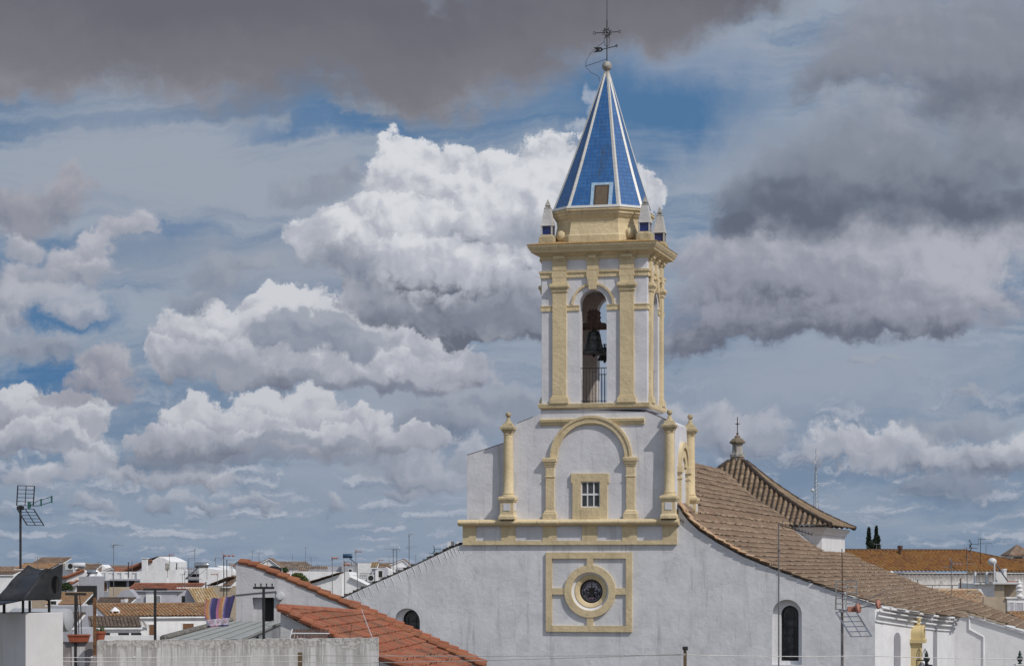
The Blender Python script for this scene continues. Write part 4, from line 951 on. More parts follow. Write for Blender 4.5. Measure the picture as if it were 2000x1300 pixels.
# ================================================================= bells: they swing, so each is a thing of its own
def bell(u, v, ztop, zbot, r, label, yoke=True):
    p = CF.o+CF.U*u+CF.V*v
    t = thing('bell', (p.x, p.y, zbot), label, 'bell', -CH_A); h = ztop-zbot
    b = MB(); b.lathe([(r*.93, .03), (r*1.0, 0), (r*1.02, .05*h), (r*.90, .13*h), (r*.78, .25*h), (r*.66, .45*h), (r*.58, .68*h), (r*.52, .85*h), (r*.40, .95*h), (r*.15, 1.0*h)], 0, 0, 28)
    for k_, z_ in ((.865, .16), (.62, .58), (.55, .80)): b.lathe([(r*k_, z_*h-.012), (r*k_+.018, z_*h), (r*k_, z_*h+.012)], 0, 0, 28)
    b.build('body', 'bronze', t, True)
    k = MB(); 
    for a in range(4): k.tube([(.05*math.cos(a*1.57), .05*math.sin(a*1.57), h), (.14*math.cos(a*1.57), .14*math.sin(a*1.57), h+.10), (.05*math.cos(a*1.57), .05*math.sin(a*1.57), h+.2)], .03, 5)
    k.build('crown', 'bronze', t)
    if yoke:
        y = MB(); z = h+.12
        y.prism([(a*.82, b) for a, b in [(-.72, z), (.72, z), (.80, z+.10), (.72, z+.22), (.42, z+.26), (.36, z+.42), (.42, z+.52), (.34, z+.62), (.40, z+.74), (.26, z+.86), (-.26, z+.86), (-.40, z+.74), (-.34, z+.62), (-.42, z+.52), (-.36, z+.42), (-.42, z+.26), (-.72, z+.22), (-.80, z+.10)]], -.13, .13)
        yo = y.build('yoke', 'old_wood_red', t)
        s = MB()
        for x in (-.18, -.02, .12): s.bar((x, -.15, h+.02), (x, -.15, h+1.05), .022)
        for x in (-.95, .80): s.bar((x, 0, z+.1), (x+.15, 0, z+.1), .04)
        s.build('strap', 'iron_rust', yo)
        y = MB(); y.box(-1.05, 1.05, -.08, .08, z-.1, z-.0); 
        for x in (-.72, .66): y.box(x, x+.06, -.08, .08, z-.0, z+.1)
        y.build('bearing_beam', 'iron_rust', t)
    c = MB(); c.bar((0, 0, .4*h), (0, 0, -.02), .025); c.ball((0, 0, -.06), .07, 8); c.build('clapper', 'iron', t)
vB = 1.15; uB = CF.W(1160, 660, vB)[0]
def zv(py, v): return CF.W(1160, py, v)[1]
bell(uB, vB, zv(645, vB), zv(692, vB), .60, 'large dark bronze bell under a red wooden yoke in the front arch of the belfry')
vB2 = 3.3; uB2 = CF.W(1181, 690, vB2)[0]
bell(uB2, vB2, zv(680, vB2), zv(704, vB2), .36, 'small dark bell half hidden behind the large one in the belfry', False)
# ================================================================= town
plaster('town_white', (.80, .80, .81), (.40, .38, .37), mott=1, streak=.35, blot=.1, bumps=.3)
plaster('town_grey', (.40, .40, .44), (.2, .2, .21), mott=1.2, streak=.5, bumps=.3)
plaster('town_lavender', (.52, .51, .56), (.3, .29, .31), mott=1, streak=.5, bumps=.3)
plaster('town_beige', (.46, .38, .29), (.2, .17, .14), mott=1.5, streak=.5, blot=.3, bumps=.4)
plaster('town_stained', (.66, .65, .64), (.20, .18, .17), mott=2, streak=.8, blot=.7, bumps=.5, top=(10.75, 1.6, .8))
tiles_mat('tile_orange', ((.52, .27, .13), (.42, .21, .10), (.55, .36, .21)), (.50, .40, .26), .2, dk=.35, chan_shade=.6)
tiles_mat('tile_ochre', ((.56, .38, .18), (.46, .28, .13), (.60, .45, .26)), dk=.3, chan_shade=.6)
tiles_mat('tile_rust', ((.30, .13, .05), (.36, .18, .05), (.24, .10, .045)), (.34, .24, .06), .35, dk=.15, chan_shade=.8)
tiles_mat('tile_dark', ((.24, .16, .12), (.16, .11, .085), (.34, .25, .19)), (.42, .36, .28), .4, dk=.7, chan_shade=.8)
tiles_mat('tile_brown', ((.26, .17, .12), (.20, .13, .095), (.30, .22, .16)), dk=.5)
tiles_mat('tile_red', ((.31, .095, .055), (.24, .075, .045), (.34, .125, .075)), (.26, .22, .14), .3, dk=.6)
paint('dark_opening', (.02, .018, .018), .8); paint('shutter_brown', (.16, .075, .035), .7); paint('door_plum', (.07, .04, .045), .6)
paint('galvanised', (.34, .35, .36), .5, .6, var=.2); paint('pole_black', (.03, .03, .033), .5, .3); paint('pole_grey', (.20, .20, .21), .55, .4)
paint('rust', (.15, .075, .035), .9, var=.5); paint('steel_shiny', (.45, .46, .48), .25, .9, var=.1); paint('solar', (.03, .05, .08), .15, spec=.8)
paint('tank_grey', (.40, .41, .43), .5, var=.05)
paint('antenna_red', (.40, .18, .13), .6, var=.1); paint('antenna_green', (.02, .10, .085), .5); paint('tank_blue', (.025, .07, .13), .35, .2)
paint('panel_white', (.62, .63, .65), .5, var=.06); paint('terracotta', (.32, .085, .045), .8, var=.15); paint('rope_white', (.62, .60, .58), .8)
paint('leaf', (.045, .075, .025), .7, var=.5, scale=2.); paint('leaf_light', (.11, .14, .045), .7, var=.5, scale=2.); paint('leaf_dark', (.018, .034, .018), .8, var=.5, scale=1.5); paint('bark', (.10, .075, .05), .9)
class House:
    def __init__(s, px, Y, yaw, label, cat='house', name='house', group=None):
        s.f = Frame(px, Y, R(yaw)); s.e = s.f.thing(name, label, cat, group)
    def wall(s, pts, depth=6, mat='town_white', v=0., name='wall', z0=0., holes=()):
        p = s.f.poly(pts, v); m = MB(); us = [q[0] for q in p]
        if z0 is not None:                             # close the outline down to the ground
            p = [(p[-1][0], z0), (p[0][0], z0)]+p if p[0][0] > p[-1][0] else [(p[0][0], z0)]+[(p[-1][0], z0)]+p[::-1]
        m.prism(p, v, v+depth, [s.f.poly(h, v) for h in holes]); return m.build(name, mat, s.e)
    def box(s, x0, x1, ytop, depth=5, mat='town_white', v=0., name='wall', ybot=None):
        a = s.f.W(x0, ytop, v); b = s.f.W(x1, ytop, v); m = MB()
        m.box(a[0], b[0], v, v+depth, 0 if ybot is None else s.f.W((x0+x1)/2, ybot, v)[1], a[1]); return m.build(name, mat, s.e)
    def opening(s, x0, y0, x1, y1, mat='dark_opening', name='window', v=0., par=None, frame=True, lab=None):
        a = s.f.W(x0, y0, v); b = s.f.W(x1, y1, v); m = MB(); m.box(a[0], b[0], v-.02, v+.05, b[1], a[1]); o = m.build(name, mat, s.e)
        if frame:
            t = .07; q = MB(); q.prism([(a[0]-t, b[1]-t), (b[0]+t, b[1]-t), (b[0]+t, a[1]+t), (a[0]-t, a[1]+t)], v-.05, v+.03, [[(a[0], b[1]), (b[0], b[1]), (b[0], a[1]), (a[0], a[1])]]); q.build('frame', 'town_white', o)
        return o
    def roof(s, A, B, ye, depth, mat, ov=.25, tw=.25, tl=.42, v=0., amp=.06, seed=1, clip=None, ns=4, xoff=0., step=.03, under=True):
        """slope facing the viewer: ridge from pixel A to pixel B at the back of `depth`, eave at row ye in front"""
        vr = v+depth; a = s.f.W(A[0], A[1], vr); b = s.f.W(B[0], B[1], vr); ve = v-ov
        ze = s.f.W((A[0]+B[0])/2, ye, ve)[1]; m = MB()
        m.tiles([(a[0]+xoff, vr, a[1]), (a[0]+xoff, ve, ze)], (1, 0, 0), b[0]-a[0], tw, tl, amp, ns, step, None, 1., seed)
        o = m.build('roof', mat, s.e, clip=clip)
        if under:
            q = MB(); p4 = [(a[0]+xoff, vr, a[1]-.03), (b[0]+xoff, vr, a[1]-.03), (b[0]+xoff, ve, ze-.05), (a[0]+xoff, ve, ze-.05)]
            i = [q.P(*p) for p in p4]+[q.P(p[0], p[1], p[2]-.12) for p in p4]
            for w in ((0, 1, 2, 3), (7, 6, 5, 4), (0, 4, 5, 1), (1, 5, 6, 2), (2, 6, 7, 3), (3, 7, 4, 0)): q.F(*[i[j] for j in w])
            q.build('eave', 'town_white' if mat != 'tile_red' else 'town_lavender', o, clip=clip)
            t = MB(); t.tube([(a[0]+xoff, vr, a[1]+.04), (b[0]+xoff, vr, a[1]+.04)], .13, 6); t.build('ridge_tiles', mat, o)
        return o
    def gable(s, L, P, Q, depth, roofm='tile_brown', wallm='town_white', v=0., ov=.25, tw=.25, y0=None, seed=2):
        l, p, q = [s.f.W(*x, v) for x in (L, P, Q)]; m = MB()
        m.prism([(l[0], 0), (q[0], 0), (q[0], q[1]), (p[0], p[1]), (l[0], l[1])], v, v+depth); o = m.build('wall', wallm, s.e)
        for e in (l, q):
            d = Vector((e[0]-p[0], 0, e[1]-p[1])); dn = d.normalized()
            if d.length < .4: continue
            r = MB(); r.tiles([(p[0], v-ov, p[1]+.05), (e[0]+dn.x*.3, v-ov, e[1]+.05+dn.z*.3)], (0, 1, 0), depth+ov*2, tw, .45, .06, 4, .03, None, 1., seed)
            r.build('roof', roofm, s.e)
            q_ = MB(); n = Vector((-dn.z, 0, dn.x)); 
            if n.z < 0: n = -n
            a3 = Vector((p[0], 0, p[1])); b3 = Vector((e[0], 0, e[1]))+dn*.3
            q_.prism([(a3.x, a3.z+.03), (b3.x, b3.z+.03), (b3.x-n.x*.1, b3.z-n.z*.1), (a3.x-n.x*.1, a3.z-n.z*.1)][::(1 if e is l else -1)], v-ov+.02, v-.01); q_.build('verge', roofm if False else wallm, o)
        return o
    def rail(s, x0, x1, y0, y1, v=0., mat='pole_grey', n=12, name='railing', r=.02):
        a = s.f.W(x0, y0, v); b = s.f.W(x1, y1, v); m = MB(); m.bar((a[0], v, a[1]), (b[0], v, a[1]), r*1.2); m.bar((a[0], v, b[1]+.05), (b[0], v, b[1]+.05), r)
        for i in range(n+1): x = a[0]+(b[0]-a[0])*i/n; m.bar((x, v, a[1]), (x, v, b[1]), r)
        return m.build(name, mat, s.e)
    def tube(s, pts, r, mat, name, v=0.):
        m = MB(); m.tube([(lambda w: (w[0], v, w[1]))(s.f.W(x, y, v)) for x, y in pts], r, 6); return m.build(name, mat, s.e, True)
# ---------------------------------------------------------------- far rows, only roof lines and blocks of wall to be seen
def far_house(i, px, Y, w, h, kind, yaw):
    o = House(px, Y, yaw, 'white house far off in the pale band of roofs along the skyline', group='distant houses along the skyline')
    m = MB(); d = 7.
    if kind == 0:
        m.box(-w/2, w/2, 0, d, 0, h); m.ring([(0, h-.02), (.06, h), (.06, h+.12), (-.2, h+.12), (-.2, h)], -w/2, w/2, 0, d); m.build('wall', ['town_white', 'town_white', 'town_grey'][i % 3], o.e)
    else:
        m.box(-w/2, w/2, 0, d, 0, h); m.build('wall', 'town_white', o.e)
        r = MB(); r.tiles([(-w/2-.2, d/2, h+1.3), (-w/2-.2, -.3, h-.05)], (1, 0, 0), w+.4, .4, .6, .07, 4); r.build('roof', ['tile_brown', 'tile_orange', 'tile_dark'][i % 3], o.e)
        r = MB(); r.tiles([(-w/2-.2, d/2, h+1.3), (-w/2-.2, d+.3, h-.05)], (1, 0, 0), w+.4, .4, .6, .07, 4); r.build('roof', 'tile_brown', o.e)
        for x in (-w/2, w/2-.2):
            g_ = MB(); g_.xf = lambda a, b, c, x=x: (x+b, a, c); g_.prism([(0, h-.1), (d, h-.1), (d/2, h+1.2)], 0, .2); g_.build('gable', 'town_white', o.e)
    for q in range(2):
        x = -w*.25+q*w*.45; ww = MB(); ww.box(x, x+.9, -.03, .02, h-2.4, h-1.2); ww.build('window', 'dark_opening', o.e)
rf2 = random.Random(11)
for i in range(34):
    px = -60+i*30+rf2.uniform(-8, 8); Y = rf2.uniform(420, 620); far_house(i, px, Y, rf2.uniform(7, 14), H+rf2.uniform(-2.2, -.1)+(.4 if i % 5 == 0 else 0), rf2.choice((0, 1, 1)), rf2.uniform(-35, 25))
for i in range(22):
    far_house(i, 1640+i*48+rf2.uniform(-8, 8), rf2.uniform(430, 560), rf2.uniform(8, 14), H+rf2.uniform(-2.5, -.8), rf2.choice((0, 1)), rf2.uniform(-30, 20))
# ---------------------------------------------------------------- left half, far to near
h = House(110, 430, 8, 'brown hip-roofed house at the far left, higher than its neighbours')
h.box(76, 143, 1099, 9, 'town_beige'); h.roof((80, 1089), (140, 1089), 1099, 4.5, 'tile_brown', tw=.4, tl=.6); h.opening(128, 1101, 137, 1108)
h = House(75, 400, 6, 'long low house with an orange-brown roof behind the black cowl'); h.box(44, 118, 1110, 8, 'town_beige'); h.roof((46, 1100), (116, 1101), 1110, 5, 'tile_orange', tw=.4, tl=.6)
h = House(20, 380, 0, 'low white house with a tiled roof at the left edge of the skyline'); h.box(-20, 42, 1121, 8); h.roof((-22, 1115), (40, 1115), 1121, 5, 'tile_brown', tw=.4, tl=.6)
h = House(125, 360, 10, 'white house with a wedge-shaped gable and an air conditioner at the far left'); h.wall([(117, 1118), (117, 1112), (131, 1100), (142, 1100), (142, 1118)], 6)
a = MB(); p = h.f.W(138, 1105, -.1); a.box(p[0]-.7, p[0]+.7, -.5, -.05, p[1]-.5, p[1]+.5); ac = a.build('air_conditioner', 'panel_white', h.e); b = MB(); b.arch(p[0]+.1, p[1], .02, .38, -.52, -.49, 0, 2*math.pi, 16, True); b.build('fan', 'dark_opening', ac)
h = House(180, 350, 0, 'house with a long brown roof right of the solar panel'); h.box(162, 199, 1117, 8, 'town_white'); h.roof((161, 1102), (199, 1102), 1114, 6, 'tile_brown', tw=.4, tl=.6)
h.wall([(199, 1110), (199, 1102), (206, 1108), (206, 1120)], 6)
h = House(212, 345, 0, 'small red-roofed house above the white balustrade'); h.gable((205, 1114), (221, 1108), (224, 1116), 6, 'tile_red'); 
h = House(150, 300, 4, 'white gabled house with red verge and lower red roof, left of the balustrade'); h.wall([(130, 1142), (130, 1127), (165, 1113), (174, 1124), (174, 1142)], 7)
h.tube([(117, 1127), (131, 1126), (164, 1112.5)], .22, 'tile_red', 'verge', -.1); h.box(116, 131, 1127, 6, 'town_lavender', v=.1); h.roof((148, 1134), (155, 1134), 1141, 3, 'tile_red', v=-3)
h.roof((133, 1137), (154, 1135), 1141, 2, 'tile_red', v=-2.2)
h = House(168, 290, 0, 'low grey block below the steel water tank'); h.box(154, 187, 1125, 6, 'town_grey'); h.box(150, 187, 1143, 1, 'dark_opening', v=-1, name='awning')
h = House(235, 310, 3, 'house with a white balustraded roof terrace and dark open bays')
h.box(196, 273, 1133, 9, 'town_grey'); a = h.box(214, 273, 1130, .6, 'town_grey', v=-.7, name='slab', ybot=1133)
h.opening(215, 1134, 247, 1146, frame=False); h.opening(252, 1133.5, 263, 1145, frame=False); h.opening(195, 1136, 209, 1154, 'shutter_brown', 'door')
m = MB()
for x in (196, 210, 226, 241, 256, 271):
    p = h.f.W(x, 1131, -.3); m.box(p[0]-.2, p[0]+.2, -.6, -.2, p[1]-.1, p[1]+1.0)
m.build('post', 'town_white', h.e)
m = MB(); p, q = h.f.W(196, 1117, -.3), h.f.W(272, 1117, -.3); m.box(p[0], q[0], -.5, -.25, p[1]-.08, p[1]+.08); m.box(p[0], q[0], -.5, -.25, p[1]-1., p[1]-.9)
n_ = 40
for i in range(n_): x = p[0]+(q[0]-p[0])*(i+.5)/n_; m.box(x-.035, x+.035, -.42, -.32, p[1]-.9, p[1])
m.build('balustrade', 'town_white', h.e)
h = House(285, 330, 6, 'big white gabled house on the left skyline with a red roof falling to the left')
h.wall([(262, 1117), (272, 1112), (292, 1097), (311, 1086), (322, 1090), (334, 1096), (334, 1117)], 9); h.tube([(234, 1117), (262, 1105), (283, 1098), (297, 1094)], .25, 'tile_red', 'verge', -.1)
r = MB(); pp = [h.f.W(x, y, .0) for x, y in ((311, 1086), (292, 1092), (262, 1104), (236, 1116))]; r.tiles([(u, 0, z) for u, z in pp], (0, 1, 0), 8, .4, .6, .08, 4); r.build('roof', 'tile_red', h.e)
c = MB(); p = h.f.W(283, 1090, -1); c.box(p[0]-.35, p[0]+.35, -1.3, -.7, p[1]-2.4, p[1]); c.box(p[0]-.45, p[0]+.45, -1.4, -.6, p[1], p[1]+.1); c.build('chimney', 'town_white', h.e)
h = House(305, 300, 4, 'plain white flat-topped wall block in front of the big white gable'); h.box(274, 326, 1114, 8); h.box(326, 341, 1112, 8, v=.3)
a = MB(); p = h.f.W(327, 1112, .5); a.box(p[0]-.12, p[0]+.12, .3, .6, p[1]-1, p[1]+.0); a.box(p[0]-.22, p[0]+.22, .2, .7, p[1]-.0, p[1]+.8); a.build('chimney', 'stone_grey', h.e)
h = House(365, 315, 3, 'building with a recessed dark balcony under a railed roof terrace'); h.box(341, 390, 1118, 8, 'town_grey', v=.2); h.opening(342, 1121, 389, 1139, frame=False, v=.2); h.box(341, 390, 1117, 1.2, 'town_grey', v=-1, name='slab', ybot=1120)
h.rail(342, 390, 1108, 1117, -.9); b = h.box(342, 390, 1126, .2, 'town_grey', v=-.95, name='parapet', ybot=1132)
h = House(407, 305, 8, 'bright white block with a gently sloping top edge, right of the dark balcony'); h.wall([(389, 1150), (389, 1107), (425, 1112), (425, 1150)], 8)
h = House(445, 320, 2, 'white house with a chimney behind the streaked lean-to wall'); h.wall([(425, 1150), (425, 1104), (442, 1111), (442, 1114), (462, 1116), (462, 1150)], 8); h.box(447, 453, 1101, .8, v=-.5, name='chimney'); h.box(446, 454, 1099, 1., 'stone_grey', v=-.6, name='chimney_cap', ybot=1102)
h = House(430, 270, 5, 'beige walled house under a brown roof sloping up to the right'); h.box(406, 461, 1144, 6, 'town_beige')
h.roof((452, 1125), (470, 1125), 1144, 5, 'tile_brown', tw=.35); r = MB(); f = h.f; A_, B_ = f.W(461, 1126, 4), f.W(402, 1144, -.3); 
r.tiles([(A_[0], -.2, A_[1]), (B_[0], -.2, B_[1])], (0, 1, 0), 5, .35, .5, .07, 4); r.build('roof', 'tile_brown', h.e)
h = House(320, 270, 2, 'lavender house with a low red canopy roof and a curtained window'); h.box(263, 345, 1151, 6, 'town_lavender'); h.roof((262, 1140), (400, 1140), 1151, 4, 'tile_red', tw=.3, amp=.04, tl=.8)
h.box(285, 300, 1160, .3, v=-.3); h.opening(301, 1163, 313, 1179, 'galvanised'); h.box(345, 398, 1146, 4, 'town_white', v=.5)
h = House(372, 232, -28, 'house with an ochre tiled slope beside a grey triangular gable with a dark door')
h.f = Frame(372, 232, R(0)); h.e.rotation_euler = (0, 0, 0)
h.wall([(322, 1190), (322, 1180), (367, 1149), (388, 1180), (388, 1190)], .4, 'town_lavender'); h.opening(355, 1163, 361, 1181, frame=False, name='door')
r = MB(); f = h.f; A_ = f.W(366, 1148, 0); B_ = f.W(391, 1181, -1.2); r.tiles([(A_[0], 0, A_[1]), (B_[0], -3.2, B_[1])], (1, 0, 0), 2.35, .26, .42, .07, 6); r.build('roof', 'tile_ochre', h.e)
h.box(391, 425, 1182, 3, 'town_lavender', v=.2)
h = House(225, 255, 0, 'house with a dark red-brown tiled roof and two small white chimneys'); h.box(188, 262, 1181, 6, 'town_white'); h.roof((187, 1168), (258, 1168), 1181, 5, 'tile_dark', tw=.3, xoff=.4)
h.box(236, 242, 1170, .8, 'town_lavender', v=1.5, name='chimney'); h.box(243, 248, 1169, .8, v=1.5, name='chimney')
h = House(225, 262, 0, 'rough beige house with a grey slanting side wall'); h.box(213, 245, 1146, 3, 'town_beige'); h.wall([(226, 1170), (226, 1165), (240, 1152), (252, 1150), (268, 1168), (268, 1178)], 3, 'town_grey', v=-.6)
h = House(150, 240, 0, 'house under a plain salmon-orange roof left of the rusty post'); h.box(98, 180, 1182, 5, 'town_grey'); h.roof((111, 1158), (182, 1158), 1180, 6, 'tile_orange', tw=.25, amp=.03); h.box(99, 112, 1171, 3, v=-.5); h.opening(99, 1173, 110, 1180, v=-.5)
h.wall([(162, 1200), (162, 1180), (168, 1178), (190, 1200)], .3, 'town_white', v=-1)
h = House(290, 222, -22, 'long house with a bright orange tiled roof and two dark shuttered openings')
h.box(186, 410, 1204, 6); rfz = h.roof((176, 1180), (396, 1180), 1203, 5, 'tile_orange', tw=.34, tl=.5, amp=.12, seed=6, xoff=.2, ns=6)
h.opening(357, 1217, 378, 1235, 'shutter_brown', v=0); h.opening(291, 1219, 305, 1240, 'shutter_brown', 'door')
c = MB(); p = h.f.W(231, 1203, -.0); z = p[1]; c.box(p[0]-.32, p[0]+.32, 1.0, 1.6, z-.3, z+.25)
c.taper(p[0]-.42, p[0]+.42, .9, 1.7, z+.45, p[0]-.02, p[0]+.02, 1.28, 1.32, z+.85)
for x in (-.36, .24): c.box(p[0]+x, p[0]+x+.12, .95, 1.07, z+.2, z+.46)
c.build('chimney', 'town_white', h.e)
h = House(225, 200, -12, 'low house under a mottled dark brown tiled roof below the orange one'); h.box(171, 287, 1225, 5); h.roof((172, 1206), (272, 1206), 1224, 4, 'tile_dark', tw=.3, amp=.08, seed=8)
for x0, x1 in ((206, 215), (231, 252), (256, 276)): h.opening(x0, 1235, x1, 1240, frame=False)
r = MB(); f = h.f; a_, b_ = f.W(272, 1206, 4), f.W(291, 1224, -.25); r.tiles([(a_[0], 4, a_[1]), (a_[0]+.1, -.25, b_[1])], (1, 0, 0), b_[0]-a_[0], .3, .42, .08, 4)
nn = Vector((4.25, b_[0]-a_[0], 0)).normalized(); r.build('roof', 'tile_dark', h.e, clip=[((a_[0], 4, 0), nn)])
h = House(155, 195, 0, 'small house with a dark weathered roof between the tank and the rusty post'); h.box(142, 170, 1226, 4, 'town_lavender'); h.roof((143, 1198), (167, 1198), 1225, 5, 'tile_dark', tw=.5, amp=.12)
h = House(305, 150, 0, 'low white terrace wall in front of the dark-roofed house', 'wall', 'terrace_wall'); h.box(190, 335, 1240, .4, v=0)
h = House(130, 205, 0, 'grey roof terrace behind the flower boxes'); h.box(98, 168, 1183, 4, 'town_grey'); 
# right of the lean-to wall, up to the church gable
h = House(524, 380, 0, 'small white gable with a brown verge and a dark porch roof on the skyline'); h.gable((500, 1104), (526, 1090), (547, 1106), 5, 'tile_brown'); h.wall([(512, 1118), (512, 1109), (531, 1104), (549, 1108), (549, 1118)], 1, 'dark_opening', v=-2, name='porch')
h = House(608, 330, 0, 'long low white wall block right of the round green tree'); h.wall([(540, 1150), (540, 1119), (562, 1119), (566, 1115), (668, 1116), (668, 1150)], 7)
h = House(640, 240, 5, 'white house whose brown roof slopes up between two white gable walls')
h.wall([(598, 1180), (598, 1143), (668, 1119), (668, 1180)], 5); h.wall([(668, 1180), (668, 1122), (672, 1116), (681, 1117), (684, 1128), (720, 1145), (720, 1180)], 5, v=.3)
r = MB(); f = h.f; A_, B_ = f.W(668, 1117, 0), f.W(588, 1141, 0); r.tiles([(A_[0], -.5, A_[1]), (B_[0], -.5, B_[1])], (0, 1, 0), 6, .35, .5, .06, 4, keep=lambda m: True); r.build('roof', 'tile_brown', h.e)
h.tube([(684, 1126), (700, 1133), (720, 1143)], .14, 'town_white', 'coping', .1)
h = House(683, 330, 0, 'grey block carrying the blue solar boiler'); h.box(667, 698, 1098, 6, 'town_grey'); h.box(640, 668, 1106, 6, 'town_grey', v=1); h.opening(681, 1111, 687, 1121)
h = House(712, 320, 4, 'square white block with a dripping rusty top edge'); h.box(698, 726, 1099, 6); h.rail(704, 725, 1119, 1124, -.2, n=6)
h = House(735, 315, 0, 'pale grey house with a small orange tiled lean-to and one dark window'); h.box(726, 753, 1108, 6, 'town_lavender'); h.roof((726, 1099), (740, 1100), 1107, 3, 'tile_ochre', tw=.35); h.opening(738, 1114, 747, 1127)
h.box(733, 739, 1113, .4, v=-.3, name='pillar')
a = MB(); p = h.f.W(724, 1128, -1); a.box(p[0]-.45, p[0]+.45, -1.4, -.9, p[1]-.45, p[1]+.45); ac = a.build('air_conditioner', 'panel_white', h.e); b = MB(); b.arch(p[0]+.05, p[1], .02, .34, -1.42, -1.39, 0, 2*math.pi, 14, True); b.build('fan', 'dark_opening', ac)
h = House(764, 330, 0, 'white wall sloping down to the right just above the church verge'); h.wall([(753, 1140), (753, 1107), (776, 1119), (776, 1140)], 5)
h = House(782, 420, 0, 'tiny white gabled house with a brown roof on its left side near the tall antennas'); h.gable((764, 1101), (788, 1092), (800, 1103), 6, 'tile_brown'); h.box(776, 812, 1107, 5, 'town_lavender', v=-1); h.opening(781, 1112, 786, 1115, v=-1)
h = House(624, 420, 0, 'flat grey roof terrace on the skyline right of the round tree'); h.box(603, 645, 1111, 6, 'town_grey'); h.box(642, 668, 1105, 6, 'town_grey', v=.5)
h = House(560, 400, 0, 'low white flat-roofed house beneath the round tree'); h.box(536, 604, 1117, 6)
# ---------------------------------------------------------------- right side
h = House(1830, 240, -24, 'long building under a rust-orange ribbed tile roof with a peeling stained wall'); f = h.f
vE = 0.; zE_ = f.W(1830, 1116, 0)[1]; zR_ = zE_+2.05; uL_ = f.W(1640, 1116, 0)[0]-4; uR_ = f.W(2060, 1116, 0)[0]
h.wall([(1600, 1119), (2060, 1119)], .5, 'town_stained')
r = MB(); r.tiles([(uL_, 5.6, zR_), (uL_, -.3, zE_)], (1, 0, 0), uR_-uL_, .46, .5, .18, 6, .02, None, .5, 31)
uH = f.W(1888, 1079, 5.6)[0]; dirh = Vector((7.5, -5.9, 0)); nh = Vector((5.9, 7.5, 0)).normalized()
r.build('roof', 'tile_rust', h.e, clip=[((uH, 5.6, 0), nh)])
t = MB(); t.tube([(uL_, 5.6, zR_+.07), (uH, 5.6, zR_+.07)], .16, 7); t.build('ridge_tiles', 'tile_rust', h.e, True)
t = MB(); t.tube([(uH, 5.6, zR_+.05), (uH+7.3, -.2, zE_+.1)], .14, 7); t.build('hip_tiles', 'tile_rust', h.e, True)
h.box(1700, 1745, 1076, .1, 'town_white', v=30, name='wall')
c = MB(); p = f.W(1758, 1076, 4.5); c.lathe([(.14, p[1]-.6), (.14, p[1]+.25), (.26, p[1]+.28), (.26, p[1]+.55), (.1, p[1]+.58)], p[0], 4.5, 10); c.build('flue', 'iron_rust', h.e)
c = MB(); p = f.W(1900, 1082, 6.2); c.box(p[0]-.9, p[0]+.9, 5.8, 6.8, p[1]-.9, p[1]+.15); c.build('chimney', 'town_white', h.e)
h = House(1960, 260, -24, 'low rust-roofed range continuing at the right edge behind the solar panel'); h.wall([(1905, 1117), (2040, 1117)], .5, 'town_stained'); h.roof((1900, 1092), (2080, 1092), 1117, 5, 'tile_rust', tw=.36, amp=.1, tl=.5, ov=.3)
h = House(1962, 380, 0, 'strip of orange tiled roof just under the tower house at the right edge'); h.box(1942, 2010, 1101, 5); h.roof((1942, 1088), (1980, 1088), 1098, 4, 'tile_orange', tw=.35)
h = House(1990, 330, 0, 'square white lookout house with a brown hipped roof at the right edge'); f = h.f; h.box(1975, 2014, 1083, 5); h.opening(1980, 1087, 1997, 1097); h.opening(1994, 1087, 1995, 1097, 'town_white', frame=False)
m = MB(); a_, b_ = f.W(1972, 1082, 0), f.W(2017, 1082, 0); mid = (a_[0]+b_[0])/2; m.taper(a_[0]-.15, b_[0]+.15, -.4, 5.4, a_[1]-.05, mid-.05, mid+.05, 2.4, 2.6, a_[1]+1.35); m.box(a_[0]-.15, b_[0]+.15, -.4, 5.4, a_[1]-.2, a_[1]-.055); m.uv = {i: (v.x*3, v.z*2) for i, v in enumerate(m.v)}; m.build('roof', 'tile_brown', h.e)
h = House(1875, 188, -12, 'small roof of fat pale clay tiles between the nave roof and the stained wall'); h.wall([(1800, 1184), (1926, 1184)], .4, 'town_beige'); h.roof((1800, 1153), (1908, 1153), 1182, 3.2, 'tile_warm', tw=.42, amp=.13, tl=.5, ns=6, ov=.2)
h.tube([(1806, 1150), (1905, 1151)], .09, 'tile_orange', 'coping', 3.3)
h = House(1780, 215, -8, 'rusty pipe fence along the foot of the peeling wall', 'fence', 'pipe_fence'); h.tube([(1800, 1142), (1905, 1142)], .035, 'iron_rust', 'rail')
for x in (1821, 1860, 1884): h.tube([(x, 1142), (x, 1300)], .035, 'iron_rust', 'post')
h = House(1925, 205, -6, 'white terrace house with two iron railings between pillars'); h.box(1905, 1944, 1138.5, 5); h.box(1903, 1946, 1138, .4, v=-.3, name='sill', ybot=1140)
for x0, x1 in ((1904, 1907), (1926, 1930), (1945, 1950)): h.box(x0, x1, 1116, .35, v=.1, name='pillar', ybot=1139)
h.rail(1908, 1926, 1119, 1138, .2, 'iron', 7); h.rail(1931, 1945, 1119, 1138, .2, 'iron', 6)
h.wall([(1950, 1142), (1950, 1117), (1955, 1117), (1970, 1137), (1970, 1142)], .6, v=.1, name='stair_wall'); h.opening(1908, 1158, 1916, 1163, frame=False)
h.box(1961, 1966, 1111, .5, v=1., name='chimney', ybot=1140); h.box(1960, 1967, 1110, .6, v=.95, name='chimney_cap', ybot=1113)
h = House(1962, 196, 16, 'beige rooftop hut with a red-edged flat top beside the white urn'); f = h.f; h.box(1942, 1961, 1139, 3, 'town_beige'); h.box(1961, 1986, 1140, 2.5, 'town_beige', v=.5); h.box(1939, 1990, 1136, 3.6, 'town_white', v=-.25, name='roof', ybot=1140)
